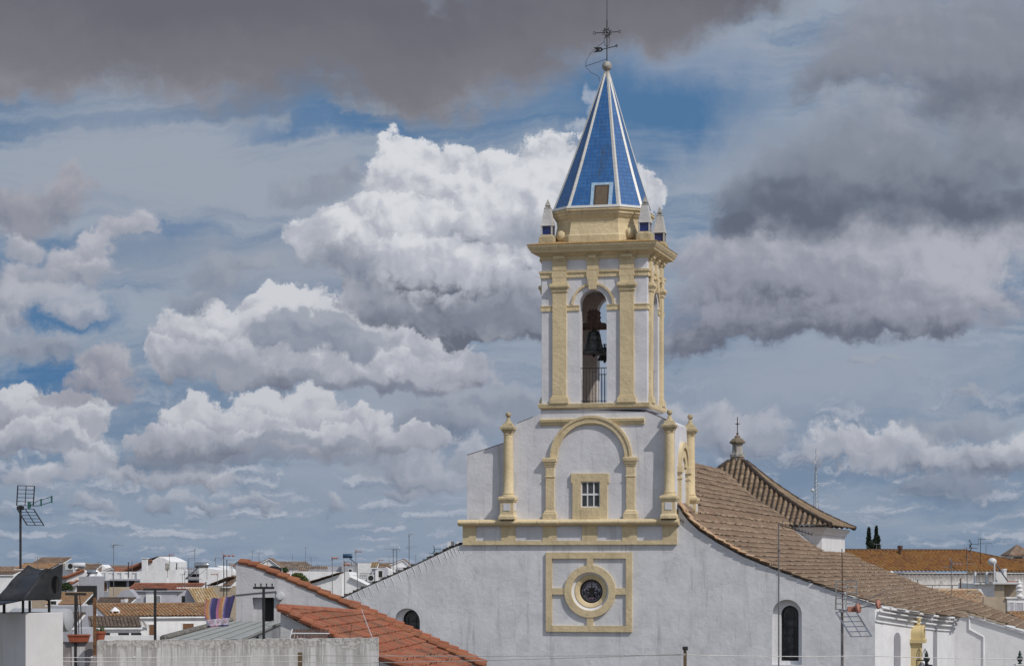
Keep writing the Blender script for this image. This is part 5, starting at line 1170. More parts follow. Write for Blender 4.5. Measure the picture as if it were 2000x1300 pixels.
h.box(1966, 1988, 1134, 2, 'antenna_red', v=.3, name='coping', ybot=1136)
h = House(1945, 186, 0, 'stained grey-brown wall with white panelled pillars below the urn', 'wall', 'parapet_wall'); h.box(1921, 1967, 1165, .4, 'town_beige'); h.box(1967, 2030, 1167, .5, v=-.1, name='pillar'); h.box(1965, 2032, 1165, .7, v=-.2, name='coping', ybot=1168)
h.opening(1971, 1176, 1979, 1197, 'town_lavender', 'panel', -.1); h.opening(1985, 1177, 1998, 1197, 'town_lavender', 'panel', -.1)
h = House(1990, 180, -15, 'corner of an orange tiled roof under the panelled wall at the right edge'); h.wall([(1940, 1222), (2050, 1222)], 3); h.roof((1966, 1196), (2060, 1196), 1222, 4, 'tile_orange', tw=.3)
p = at(1991, 1165, 186); t = thing('garden_urn', (p.x, p.y-.0, p.z), 'white turned urn finial on the panelled wall at the right edge', 'urn')
m = MB(); m.lathe([(.30, 0), (.30, .12), (.16, .18), (.14, .30), (.26, .42), (.28, .5), (.20, .60), (.26, .72), (.28, .80), (.16, .9), (.12, 1.0), (.20, 1.05), (.10, 1.12), (.09, 1.25), (.04, 1.3)], 0, 0, 18); m.build('baluster', 'town_white', t, True)
# ---------------------------------------------------------------- roof-top gear
def solar_boiler(px, py, Y, label, tank='steel_shiny', flip=1, sc_=1., rz=0., upright=False):
    p = at(px, py, Y); t = thing('solar_water_heater', (p.x, p.y, p.z-1.3*sc_), label, 'water heater', rz); s_ = sc_
    m = MB(); L_ = [(0, 0), (.24, .02), (.28, .1), (.28, 1.2), (.24, 1.28), (0.01, 1.3)]; m.lathe([(r_, z_) for r_, z_ in L_[1:]], 0, 0, 16)
    m.v = [Vector((v.z-.65, v.y, v.x+1.3))*s_ for v in m.v]; m.build('tank', tank, t, True)
    m = MB(); m.prism([(x*s_, z*s_) for x, z in ((0, 0), (.06, 0), (.06, .1), (0, .1))], -.6*s_, .6*s_)
    m.v = [Vector((flip*(.25*s_+(1-v.z/s_*0)*0)+v.x, v.y, v.z)) for v in m.v]
    m = MB(); a = [m.P(*(Vector(q)*s_)) for q in ((flip*.15, -.6, 1.2), (flip*.15, .6, 1.2), (flip*1.5, .6, .05), (flip*1.5, -.6, .05), (flip*.10, -.6, 1.12), (flip*.10, .6, 1.12), (flip*1.45, .6, -.03), (flip*1.45, -.6, -.03))]
    for q in ((0, 1, 2, 3), (7, 6, 5, 4), (0, 4, 5, 1), (1, 5, 6, 2), (2, 6, 7, 3), (3, 7, 4, 0)): m.F(*[a[i] for i in q])
    m.build('collector', 'solar', t)
    m = MB()
    for x in (-.5, .5): m.bar((x*s_, 0, -.1), (x*s_, 0, 1.1*s_), .03)
    m.bar((-.5*s_, 0, .2), (.5*s_, 0, 1.*s_), .02); m.bar((0, 0, 0), (flip*1.4*s_, 0, 0), .03); m.build('stand', 'galvanised', t)
solar_boiler(180, 1116, 295, 'shiny steel solar tank on a stand below the brown roofs at the left', sc_=1.0, flip=-1)
solar_boiler(394, 1103, 300, 'long pale solar tank with a black end cap above the white block', sc_=1.3, flip=-1)
solar_boiler(679, 1085, 325, 'blue solar boiler with its panel on top of the grey block', 'tank_blue', 1, 1.0)
solar_boiler(155, 1103, 350, 'white solar panel rack beside the far brown hip roof', 'panel_white', 1, 1.3)
p = at(1938, 1096, 204); t = thing('water_tank', (p.x, p.y, p.z-2.2), 'round white tank on a pole beside a slanting dark solar panel at the right', 'water tank')
m = MB(); m.ball((0, 0, 2.2), .37, 18, .85); m.build('tank', 'panel_white', t, True); m = MB(); m.bar((.12, -.3, 0), (.12, -.3, 2.3), .07, 8); m.build('pole', 'panel_white', t)
m = MB(); a = [m.P(*q) for q in ((.3, -.2, 2.0), (.45, .8, 2.1), (1.75, .8, .25), (1.6, -.2, .15), (.25, -.2, 1.9), (.4, .8, 2.0), (1.7, .8, .15), (1.55, -.2, .05))]
for q in ((0, 1, 2, 3), (7, 6, 5, 4), (0, 4, 5, 1), (1, 5, 6, 2), (2, 6, 7, 3), (3, 7, 4, 0)): m.F(*[a[i] for i in q])
m.build('collector', 'solar', t)
# ---------------------------------------------------------------- aerials
def aerial(px, pyb, pyt, Y, kind, label, sc_=1., yaw=0., r=.03, mat='pole_grey', head='galvanised', name='tv_antenna', cat='antenna', group=None):
    """mast from row pyb up to row pyt; yagi = boom with cross elements, grid = corner reflector and directors, t = bare cross bar"""
    b = at(px, pyb, Y); top = at(px, pyt, Y).z-b.z; t = thing(name, tuple(b), label, cat, yaw, group)
    m = MB(); m.bar((0, 0, -.6), (0, 0, top), r, 6); m.build('mast', mat, t)
    for k_, dz, s_, fl in kind:
        z = top-dz; q = MB()
        if k_ == 'yagi':
            L_ = 1.25*s_; q.bar((-.25*fl, 0, z), (L_*fl, 0, z), .018*max(1, s_))
            for i in range(9): x = (-.2+i*(L_+.15)/8.5)*fl; e = (.26-.016*i)*s_; q.bar((x, -e, z), (x, e, z), .011)
            for e in (-1, 1): q.bar((-.2*fl, -.2, z+.0), (-.3*fl, .0, z+e*.28*s_), .011); q.bar((-.25*fl, -.22*s_, z+e*.2*s_), (-.25*fl, .22*s_, z+e*.2*s_), .011)
        elif k_ == 'grid':
            for e in (-1, 1):
                for y in (-.28, 0, .28): q.bar((.05*fl*s_, y*s_, z+e*.03), (-.16*fl*s_+.0, y*s_, z+e*.42*s_), .014)
                for i in range(6): x = (.05-.21*i/5)*fl*s_; zz = z+e*(.03+.39*i/5)*s_; q.bar((x, -.3*s_, zz), (x, .3*s_, zz), .009)
            q.bar((0, 0, z), (.75*fl*s_, 0, z), .015)
            for i in range(5): x = (.12+.15*i)*fl*s_; q.bar((x, -.12*s_, z), (x, .12*s_, z), .012); q.bar((x, 0, z-.08*s_), (x, 0, z+.08*s_), .012)
        elif k_ == 'pods':
            q.bar((-.1*fl*s_, 0, z), (.7*fl*s_, 0, z), .015)
            for x in (.12, .4, .68): q.lathe([(.05, z-.07), (.1, z), (.05, z+.07)], x*fl*s_, 0, 8)
            for e in (-1, 1): q.bar((0, 0, z), (-.2*fl*s_, 0, z+e*.38*s_), .014); q.bar((-.05*fl, -.25, z+e*.1), (-.05*fl, .25, z+e*.1), .01)
        elif k_ == 't': q.bar((-.35*s_, 0, z), (.35*s_, 0, z), .02)
        elif k_ == 'dipole':
            q.bar((0, 0, z), (.9*fl*s_, 0, z), .014); 
            for i in range(3): q.bar(((.1+.4*i)*fl*s_, -.3, z), ((.1+.4*i)*fl*s_, .3, z), .01)
        q.build('aerial_head', head if k_ != 'pods' else 'antenna_red', t)
    return t
A1 = lambda *a, **k: aerial(*a, **k)
A1(73, 1122, 1087, 300, [('yagi', .05, 1, 1)], 'thin antenna left of the brown hip roof at the far left')
A1(222, 1150, 1063, 215, [('grid', .0, .6, 1), ('yagi', .05, .7, 1)], 'tall single antenna pointing right above the balustraded terrace')
A1(193, 1116, 1096, 320, [('yagi', .05, .8, 1)], 'short antenna over the long brown roof on the left')
A1(251, 1118, 1097, 300, [('t', .1, .6, 1)], 'dark stub antenna in front of the red roof slope', r=.06, mat='pole_black')
A1(258, 1120, 1094, 300, [('grid', .2, 1, 1)], 'grid antenna leaning over the red roof slope of the big white gable')
A1(331, 1112, 1081, 320, [('pods', .1, .8, 1)], 'antenna at the right shoulder of the big white gable')
A1(345, 1108, 1099, 310, [('t', .0, .4, 1)], 'short vent pipe on the terrace beside the white gable', r=.07, mat='pole_black', name='vent_pipe', cat='pipe')
A1(368, 1140, 1089, 280, [('dipole', .02, 1, 1)], 'plain mast with one bar to the right above the dark balcony')
A1(380, 1108, 1073, 310, [('grid', .15, .8, -1)], 'high faint grid antenna above the long pale tank')
A1(356, 1139, 1121, 270, [('yagi', .0, .6, 1)], 'first of the short masts in front of the dark balcony')
A1(361, 1140, 1116, 270, [('grid', .0, .8, 1)], 'grid headed mast in front of the dark balcony')
A1(421, 1105, 1087, 330, [('grid', .1, .9, 1)], 'distant antenna left of the twin masts')
A1(425, 1136, 1119, 260, [('pods', .1, .9, -1)], 'low red-podded antenna on the white block')
A1(437, 1160, 1083, 170, [('pods', .05, .95, 1)], 'left and taller of the twin masts, with orange pods', mat='pole_black')
A1(443, 1164, 1092, 170, [('dipole', .02, .6, 1)], 'right and shorter of the twin masts', mat='pole_black')
A1(402, 1144, 1136, 260, [('t', .0, .3, 1)], 'small dark flue before the brown roof', r=.07, mat='pole_black', name='vent_pipe', cat='pipe')
A1(453, 1122, 1104, 280, [('pods', .0, .6, 1)], 'little antenna beside the white chimney')
A1(493, 1104, 1074, 340, [('grid', .0, .5, 1)], 'thin pole with a small pale head above the tiled verge')
A1(506, 1104, 1078, 340, [('yagi', .0, .5, 1)], 'thin pole left of the small gable with the brown verge')
A1(523, 1112, 1094, 330, [('grid', .1, .8, 1)], 'tangled antenna in front of the small gable with the brown verge')
A1(571, 1114, 1082, 330, [('t', .3, .1, 1)], 'bare stick mast beside the round green tree')
A1(597, 1116, 1067, 360, [('t', .1, 1., 1), ('dipole', 1.9, 1, 1)], 'tall thin mast right of the round green tree')
A1(608, 1114, 1088, 360, [('yagi', .0, .8, 1)], 'short mast between the round tree and the flat grey terrace')
A1(622, 1112, 1102, 400, [('t', .1, 1.6, 1)], 'small dark roof fittings on the flat grey terrace')
A1(649, 1172, 1088, 190, [('pods', .05, .55, 1)], 'slim mast with orange pods before the white gable wall')
A1(673, 1178, 1094, 185, [('grid', .1, .6, 1), ('pods', .3, .5, 1)], 'mast crowded with reddish hoops under the blue boiler')
A1(695, 1112, 1073, 300, [('grid', .1, 1.1, 1), ('pods', .25, .9, 1)], 'orange antenna just right of the blue boiler')
A1(698, 1162, 1098, 190, [('dipole', 1., .4, -1)], 'bare mast at the right foot of the white gable wall')
A1(740, 1106, 1093, 340, [('pods', .0, .8, 1)], 'tiny antenna above the orange lean-to')
A1(760, 1110, 1086, 340, [('yagi', .0, .8, 1)], 'antenna left of the tiny brown-roofed gable')
A1(768, 1130, 1072, 235, [('t', .0, .5, 1), ('grid', .1, .4, 1)], 'left mast of the group of three near the church verge', mat='pole_black')
A1(775, 1126, 1071, 235, [('yagi', .0, 1.0, -1), ('t', .02, 1., 1)], 'middle mast with a long cross bar near the church verge', mat='pole_black')
A1(799, 1112, 1043, 260, [('grid', .0, .6, 1), ('yagi', 1.3, .7, 1), ('t', 1.5, .9, 1)], 'tallest mast of the group near the church verge', mat='pole_black')
A1(812, 1104, 1082, 360, [('t', .3, .1, 1)], 'lone stick mast just above the church verge')
A1(848, 1092, 1066, 240, [('grid', .3, .9, 1), ('grid', .7, .7, -1)], 'dark tangled aerial poking up behind the church verge', mat='pole_black', head='antenna_green')
A1(1888, 1079, 1080-12, 245, [('yagi', .0, .6, 1)], 'short mast left of the chimney on the rust-orange roof', mat='pole_black')
A1(1896, 1086, 1062, 240, [('grid', .0, 1.0, 1), ('grid', .4, .9, 1)], 'broken rusty grid antenna on the chimney of the rust-orange roof', head='pole_black')
A1(1915, 1090, 1050, 243, [('yagi', .1, .8, 1), ('yagi', .55, .9, 1)], 'double-decked antenna above the right end of the rust-orange roof', mat='pole_black', head='pole_black')
A1(1926, 1088, 1064, 250, [('t', .1, .3, 1)], 'faint thin mast right of the double-decked antenna')
A1(1858, 1164, 1094, 190, [('grid', .2, .9, 1), ('pods', .3, 1, 1), ('grid', .5, .8, -1)], 'big rusty hoop antenna standing before the peeling wall')
A1(1889, 1150, 1082, 205, [('dipole', .8, .8, 1), ('dipole', .8, .8, -1)], 'slim mast with small cross bars before the peeling wall')
A1(1876, 1148, 1128, 205, [('t', .9, .5, 1)], 'rusty stub pole against the peeling wall', mat='iron_rust', r=.05)
A1(1792, 1142, 1131, 190, [('t', .0, 1., 1)], 'small T-shaped clothes prop behind the nave roof', mat='pole_black', name='clothes_prop', cat='pole')
A1(1712, 1078, 1062, 250, [('yagi', .0, .5, 1)], 'tiny antenna in front of the cypresses')
# telecom panels behind the gable, and the lattice mast
for px in (877, 884, 895):
    p = at(px, 1075, 420); t = thing('telecom_antenna', tuple(p), {877: 'leftmost white telecom panel behind the church verge', 884: 'darker middle telecom panel behind the church verge', 895: 'rightmost white telecom panel next to the yellow band'}[px], 'antenna')
    m = MB(); hh_ = (1075-1057)/FPX*420; m.box(-.28, .28, -.1, .1, .3, hh_); m.build('panel', 'panel_white' if px != 884 else 'pole_grey', t); m = MB(); m.bar((0, .2, -3), (0, .2, hh_), .05); m.build('mount', 'pole_grey', t)
p = at(1593.5, 1030, 700); t = thing('radio_mast', (p.x, p.y, 0), 'tall lattice radio mast behind the church roof', 'mast')
m = MB(); s7 = 700/FPX; zz = lambda y: H+(HY-y)*s7; wb = .62
zs3 = [zz(1060-i*7.4) for i in range(0, 21)]
def mw(z): return max(.16, .75*(zz(905)-z)/(zz(905)-zz(1000))+.18) if z < zz(905) else .16
for a, b in zip(zs3, zs3[1:]):
    P3 = lambda z, k: (mw(z)*math.cos(k*2.094+.4), mw(z)*math.sin(k*2.094+.4), z)
    for k in range(3): m.bar(P3(a, k), P3(b, k), .06); m.bar(P3(a, k), P3(b, k+1), .035); m.bar(P3(b, k), P3(b, k+1), .03)
P3 = lambda z, k: (mw(z)*math.cos(k*2.094+.4), mw(z)*math.sin(k*2.094+.4), z)
for k in range(3): m.bar(P3(0, k), P3(zs3[0], k), .06)
m.bar((0, 0, zz(912)), (0, 0, zz(876)), .06); m.build('lattice', 'galvanised', t)
m = MB(); 
for y_, x_ in ((882, .2), (888, -.3), (895, .25), (902, -.2), (884, .5)): m.box(x_-.14, x_+.14, -.14, .14, zz(y_)-.4, zz(y_)+.4)
m.bar((0, 0, zz(943)), (3.4, 0, zz(943)), .07); m.ball((-.9, 0, zz(957)), .5, 10); m.build('antennas', 'panel_white', t)
# ---------------------------------------------------------------- trees
def leafy(name, loc, label, pts, leafm, size, n, trunk, seed=1, cat='tree', group=None):
    rnd = random.Random(seed); t = thing(name, loc, label, cat, group=group); m = MB()
    for _ in range(n):
        c, rad = rnd.choice(pts); c = Vector(c)
        while True:
            d = Vector([rnd.uniform(-1, 1) for _ in range(3)])
            if .15 < d.length < 1: break
        d = d*(.55+.45*rnd.random())
        q = c+Vector((d.x*rad[0], d.y*rad[1], d.z*rad[2])); s_ = size*rnd.uniform(.6, 1.4)
        a = Vector([rnd.uniform(-1, 1) for _ in range(3)]).normalized(); b = a.cross(Vector([rnd.uniform(-1, 1) for _ in range(3)])).normalized()
        i = [m.P(*(q+a*s_)), m.P(*(q+b*s_*.6)), m.P(*(q-a*s_)), m.P(*(q-b*s_*.6))]; m.F(*i)
    m.build('crown', leafm, t); k = MB()
    for ps, r0, r1 in trunk: k.tube(ps, r0, 7, r1)
    k.build('trunk', 'bark', t); return t
def cypress(px, pyt, Y, w, label, seed, lean_=0.):
    b = at(px, 1110, Y); zt = at(px, pyt, Y).z; hgt = zt; pts = []
    rnd = random.Random(seed)
    for i in range(46):
        f = i/45; z = 1.+f*(hgt-1.6); r_ = w*1.25*(math.sin(math.pi*min(1, .12+f*.9))**.7)*(1-.35*f)+.12
        pts.append(((lean_*f+rnd.uniform(-.6, .6)*r_, rnd.uniform(-.5, .5)*r_, z), (r_*.62, r_*.62, .8)))
    return leafy('cypress_tree', (b.x, b.y, 0), label, pts, 'leaf_dark', .24, 13000, [([(0, 0, 0), (0, 0, hgt*.8)], .25, .05)], seed, group='cypresses behind the rust-orange roof')
cypress(1699, 1031, 330, 1.25, 'left and broader cypress above the rust-orange roof', 3, -.15); cypress(1713, 1027, 335, .95, 'right and pointed cypress above the rust-orange roof', 4, -.1)
b = at(582, 1110, 330)
leafy('round_tree', (b.x, b.y, 0), 'round bushy green tree on the skyline behind the long white wall', [((x*.85, y, 9.55+z*.8), (.62, .6, .42)) for x, y, z in ((0, 0, .6), (-.7, .1, .3), (.7, 0, .3), (.3, .2, .8), (-.3, -.2, .7), (1.1, 0, -.1), (-1.0, 0, -.2), (.1, 0, 0))], 'leaf_light', .12, 5000, [([(0, 0, 0), (.1, 0, 6), (0, 0, 10)], .25, .1), ([(.1, 0, 7), (.9, 0, 10)], .1, .04), ([(.1, 0, 7.5), (-.8, 0, 10)], .1, .04)], 8)
b = at(557, 1113, 380)
leafy('round_tree', (b.x, b.y, 0), 'tiny tree top left of the round bushy tree', [((0, 0, 10.8), (.5, .5, .5))], 'leaf', .12, 900, [([(0, 0, 0), (0, 0, 10.6)], .15, .06)], 9)
b = at(128, 1150, 270)
leafy('shrub', (b.x, b.y, b.z), 'dark green shrub on a roof beside the black cowl', [((x, 0, z), (.45, .4, .35)) for x, z in ((0, .2), (-.5, .1), (.5, .15), (.2, .45), (-.3, .4))], 'leaf', .10, 2600, [([(0, 0, -.8), (0, 0, .4)], .06, .03)], 10, 'shrub')
# ================================================================= near roofs
plaster('near_white', (.56, .555, .58), (.26, .25, .25), mott=1.3, streak=.6, blot=.15, bumps=.4, lump=3., bd=.02)
plaster('chimney_white', (.62, .61, .62), (.36, .32, .27), mott=1, streak=.5, blot=.12, bumps=.25, lump=5., bd=.006)
def parapet_mat(name, ztop):
    """whitewash gone grey: black drips run from the head, where the skin has flaked off in ragged pale scabs"""
    m, nt, k, b = mat_nodes(name); O = tc_obj(nt); z = k.sep(O)[2]; dz = k.M('SUBTRACT', ztop, z)
    n1 = noise3(k, O, 1.2, 6, .6); n2 = noise3(k, O, 9., 6, .75); st = noise3(k, O, 1., 5, .65, (2.6, 2.6, .22)); st2 = noise3(k, O, 1., 4, .6, (22., 22., 1.2))
    col = k.MIX(k.MR(n1, .3, .7), (.55, .53, .525), (.70, .68, .675))
    drip = k.M('MULTIPLY', k.MR(k.M('MULTIPLY_ADD', st2, .45, st), .64, .82), k.MR(dz, 1.2, .0, .35, 1., 'LINEAR'))
    col = k.MIX(k.M('MULTIPLY', drip, k.MR(n1, .35, .65, .35, .85)), col, (.17, .15, .14))
    low = k.MR(k.M('ADD', dz, k.M('MULTIPLY', k.M('SUBTRACT', noise3(k, O, 2.2, 5, .7), .5), 1.4)), .26, .10)
    scab = k.M('MULTIPLY', low, k.MR(n2, .46, .54)); rim = k.M('MULTIPLY', low, k.MR(n2, .40, .45))
    col = k.MIX(k.M('MULTIPLY', rim, .55), col, (.20, .175, .15)); col = k.MIX(k.M('MULTIPLY', scab, .85), col, (.60, .585, .56))
    k.L.new(col, b.inputs['Base Color']); b.inputs['Roughness'].default_value = .9
    bump(k, b, k.M('MULTIPLY_ADD', scab, .5, n1), .5, .02); return m
parapet_mat('parapet_stained', 11+(1110-1250)/4800*64)
plaster('parapet_dark', (.40, .365, .37), (.17, .15, .15), mott=2, streak=.8, blot=.5, bumps=.4, lump=4., top=(9.1, .9, .7))
paint('black_sheet', (.030, .031, .036), .45, .3, var=.25, wear=(.055, .05, .05), scale=3.)
paint('canopy_metal', (.40, .405, .375), .55, .35, var=.12, scale=2.); paint('canopy_glass', (.14, .17, .17), .2, spec=.6)
# --- white lean-to house with the tiled verge
hs = Frame(700, 100, R(5)); hn = hs.thing('house', 'white lean-to house with a dark doorway and a tiled verge sloping down right', 'house')
F7 = hs.W
vline = [(461, 1102), (466, 1099), (500, 1108), (560, 1132), (620, 1157), (680, 1184), (730, 1207), (800, 1239), (870, 1270), (945, 1304)]
dv = [(493, 1166), (535, 1166), (535, 1300), (493, 1300)]
pts = [F7(461, 1420), F7(945, 1420)]+[F7(*p) for p in vline[::-1]]; pts[0] = (pts[0][0], 0); pts[1] = (pts[1][0], 0)
m = MB(); m.prism(pts, 0, .45, [[F7(*p) for p in dv[::-1]]]); wl_ = m.build('wall', 'near_white', hn)
m = MB(); a, b = F7(508, 1166), F7(537, 1300); m.box(a[0], b[0], .35, .40, b[1], a[1]); m.build('door', 'dark_opening', hn)
m = MB(); a, b = F7(490, 1164), F7(509, 1300); m.box(a[0], b[0], .30, .34, b[1], a[1]); m.build('door_jamb', 'near_white', hn)
vp = [F7(*p) for p in vline]
r = MB(); rnd = random.Random(5)
def tile_run(mb, pts, v, rad, tl, up=0., mat=None):
    """barrel tiles laid head to tail along a sloping line"""
    segs = []
    for a, b in zip(pts, pts[1:]):
        n = max(1, round(math.dist(a, b)/tl))
        for i in range(n): segs.append(((a[0]+(b[0]-a[0])*i/n, a[1]+(b[1]-a[1])*i/n), (a[0]+(b[0]-a[0])*(i+1)/n, a[1]+(b[1]-a[1])*(i+1)/n)))
    for a, b in segs:
        j = rnd.uniform(-.02, .02); 
        mb.tube([(a[0], v+j, a[1]+up), (b[0]+.05, v+j, b[1]+up+.04+rnd.uniform(-.015, .015))], rad*.86, 8, rad)
r.uv = None
tile_run(r, vp[1:], .02, .12, .42, .05); tile_run(r, vp[1:], .34, .12, .42, .09); rr2 = MB(); tile_run(rr2, vp[5:], .62, .13, .45, .16)
def clay(name, a, b_, c):
    m, nt, k, b = mat_nodes(name); O = tc_obj(nt); w = nt.nodes.new('ShaderNodeObjectInfo')
    g_ = nt.nodes.new('ShaderNodeNewGeometry'); n1 = noise3(k, O, 3., 5, .6); 
    col = k.MIX(g_.outputs['Random Per Island'], a, b_); col = k.MIX(k.MR(n1, .52, .7, 0., .8), col, c); k.L.new(col, b.inputs['Base Color']); b.inputs['Roughness'].default_value = .9
    bump(k, b, noise3(k, O, 25., 3), .3, .01)
clay('clay_verge', (.32, .125, .06), (.24, .085, .045), (.13, .08, .055)); clay('clay_red', (.35, .12, .065), (.27, .09, .05), (.32, .17, .10))
r.build('verge_tiles', 'clay_verge', hn, True); rr2.build('ridge_tiles', 'clay_red', hn, True)
r = MB(); r.tiles([(u, .35, z+.06) for u, z in vp[1:]], (0, 1, 0), .5, .24, .42, .05, 4, .03, None, 1., 4); r.build('roof', 'tile_red', hn)
m = MB(); a = F7(548, 1163); 
for r_, y0, y1 in ((.15, -.22, 0), (.10, -.24, -.18)): m.arch(a[0], a[1], .0 if r_ == .1 else .1, r_, y0, y1, 0, 2*math.pi, 20, True)
m.arch(a[0], a[1], .01, .13, -.10, -.06, 0, 2*math.pi, 20, True); fl = m.build('floodlight', 'panel_white', hn, True)
m = MB(); m.tube([(lambda w: (w[0], -.03, w[1]))(F7(*p)) for p in ((461, 1161), (500, 1157), (540, 1154), (541, 1165), (548, 1172))], .02, 5); m.build('cable', 'pole_grey', hn)
# --- red roof in front of it
rs_ = Frame(545, 84, R(5)); rn = rs_.thing('house', 'house under the broad red tiled roof at the bottom, below the small arched church window', 'house')
zA = rs_.W(545, 1192)[1]; f2 = rs_.W(742, 1290); sl_ = (zA-f2[1])/f2[0]; dep_ = 14.3; Lr = 9.2
for_clip = Vector((dep_, -.95, 0)).normalized()*-1
r = MB(); r.tiles([(0, -.1, zA), (Lr, -.1, zA-Lr*sl_)], (0, 1, 0), dep_, .25, .50, .11, 6, .07, None, .6, 12)
r.build('roof', 'tile_red', rn, clip=[((0, 0, 0), for_clip)])
m = MB(); m.uv = None
b_ = (.95, dep_); L2 = []
for i in range(34):
    t0, t1 = i/34, (i+1)/34; p = lambda t: (b_[0]*t, b_[1]*t, zA-b_[0]*t*sl_+.12)
    m.tube([p(t0), p(t1+.005)], .12, 8, .135)
m.build('ridge_tiles', 'clay_red', rn, True)
m = MB(); tile_run(m, [(0, zA+.06), (Lr, zA-Lr*sl_+.06)], -.16, .13, .42, .03); m.build('verge_tiles', 'clay_red', rn, True)
m = MB(); m.prism([(.05, 0), (Lr, 0), (Lr, zA-Lr*sl_-.08), (.05, zA-.08)], 0, .4); m.build('wall', 'near_white', rn)
m = MB(); m.box(-.1, .1, 0, dep_, 0, zA-1.1)
m.v = [v+Vector((.95*v.y/dep_+.12, 0, 0)) for v in m.v]; m.build('wall', 'near_white', rn)
h = House(760, 60, 8, 'end of a second red tiled roof at the bottom edge beside the stained parapet'); f = h.f
r = MB(); a, b = f.W(742, 1283), f.W(830, 1322); r.tiles([(a[0], 0, a[1]), (b[0], 0, b[1])], (0, 1, 0), 6, .26, .45, .07, 6, .04); r.build('roof', 'tile_red', h.e)
m = MB(); tile_run(m, [a, b], -.05, .12, .4, .03); m.build('verge_tiles', 'clay_red', h.e, True); m = MB(); m.prism([(a[0], 0), (b[0], 0), (b[0], b[1]-.1), (a[0], a[1]-.1)], .02, 5); m.build('wall', 'near_white', h.e)
# --- stained parapet
pf = Frame(460, 64, R(1)); pn_ = pf.thing('parapet_wall', 'long stained parapet with flaking whitewash across the lower left', 'wall')
a, b = pf.W(190, 1250), pf.W(738, 1245); m = MB(); rnd = random.Random(2); n = 60; top = []
for i in range(n+1): top.append((a[0]+(b[0]-a[0])*i/n, a[1]+(b[1]-a[1])*i/n+rnd.uniform(-.02, .012)))
m.prism([(a[0], 0), (b[0], 0)]+top[::-1], 0, .35); pw_ = m.build('wall', 'parapet_stained', pn_)
pd = Frame(155, 66, R(1)); pdn = pd.thing('parapet_wall', 'darker lilac-grey parapet behind the rusty pole, left of the stained one', 'wall')
a, b = pd.W(100, 1253), pd.W(192, 1250); m = MB(); m.box(a[0], b[0]+.3, 0, .35, 0, a[1]); m.build('wall', 'parapet_dark', pdn)
m = MB(); p, q = pd.W(140, 1262, -.02), pd.W(166, 1262, -.02); m.box(p[0], q[0], -.03, 0, a[1]-2, a[1]-.12); m.build('panel', 'parapet_stained', pdn)
def stand(name, label, cat, px, py, Y, yaw=0., group=None): p = at(px, py, Y); return thing(name, tuple(p), label, cat, yaw, group)
# --- flower boxes
t = stand('planter_box', 'long terracotta flower box on the dark parapet', 'planter', 154, 1253, 66); m = MB()
m.taper(-.24, .24, -.1, .1, 0, -.28, .28, -.12, .12, .16); m.box(-.30, .30, -.14, .14, .16, .205); m.build('trough', 'terracotta', t, bevel=.008); m = MB(); m.box(-.26, .26, -.1, .1, .2, .208); m.build('soil', 'bark', t)
t = stand('plant_pot', 'round terracotta pot with a small cactus behind the rusty pole', 'plant pot', 195, 1252, 65.5); m = MB()
m.lathe([(.11, 0), (.15, .22), (.17, .22), (.17, .28), (.14, .28), (.13, .24)], 0, 0, 20); m.build('pot', 'terracotta', t)
m = MB(); rnd = random.Random(4)
for i in range(9):
    x, y = rnd.uniform(-.1, .1), rnd.uniform(-.06, .06); hh_ = rnd.uniform(.06, .14); m.lathe([(.02, .24), (.035, .24+hh_*.5), (.025, .24+hh_), (.005, .26+hh_)], x, y, 7)
m.build('cactus', 'leaf', t, True)
# --- posts and props
def post(px, pyt, Y, label, mat='pole_black', r=.035, tbar=0, hooks=0, z0=None, name='clothes_post', cat='post', pyb=None):
    b = at(px, pyb or 1110, Y); zt = at(px, pyt, Y).z; zb = b.z if pyb else zt-3.2
    t = thing(name, (b.x, b.y, zb), label, cat); m = MB(); m.box(-r, r, -r, r, 0, zt-zb); m.build('pole', mat, t)
    if tbar:
        m = MB(); m.box(-tbar, tbar, -.03, .03, zt-zb-.035, zt-zb+.03); a_ = m.build('crossbar', mat, t)
        if hooks:
            for i in range(hooks): x = -tbar+.06+(2*tbar-.12)*i/(hooks-1); q = MB(); q.bar((x, 0, zt-zb+.03), (x, 0, zt-zb+.09), .018, 5); q.ball((x, 0, zt-zb+.10), .022, 6); q.build('hook', mat, a_)
    return t
post(148, 1159, 66, 'dark clothes post with a crooked crossbar behind the flower box', tbar=.28, r=.036)
m = post(185, 1166, 63, 'rusty brown square post in front of the parapet', 'rust', .036, pyb=1279, name='rusty_post')
post(303, 1150, 68, 'dark clothes post with a short crossbar above the stained parapet', tbar=.33, r=.034)
post(515, 1147, 67, 'dark clothes post with four hooks in front of the doorway', tbar=.29, hooks=4, r=.034)
post(586, 1273, 62, 'short weathered wooden post in front of the stained parapet', 'wood_brown', .055, name='wooden_post')
for x0, y0, y1, lb in ((154, 1160, 1237, 'bent'), (159, 1159, 1236, 'straight')):
    t = stand('prop_rod', f'{lb} thin black rod beside the crooked clothes post', 'rod', x0, 1237, 66.3); L_ = (y1-y0)/FPX*66.3; m = MB(); m.tube([(0, 0, 0), (-.02 if lb == 'bent' else -.015, 0, L_*.6), (-.05, 0, L_)], .012, 5); tag(m.build('rod', 'pole_black', t))
t = stand('camera_post', 'brown post topped by a small black spotlight in front of the church', 'post', 1338, 1310, 50); m = MB(); z = (1310-1271)/FPX*50; m.box(-.032, .032, -.03, .03, -2, z); m.build('pole', 'wood_brown', t)
m = MB(); m.box(-.05, .055, -.07, .05, z+.02, z+.10); m.box(-.02, .02, -.02, .02, z-.01, z+.03); m.build('lamp_head', 'pole_black', t, bevel=.008)
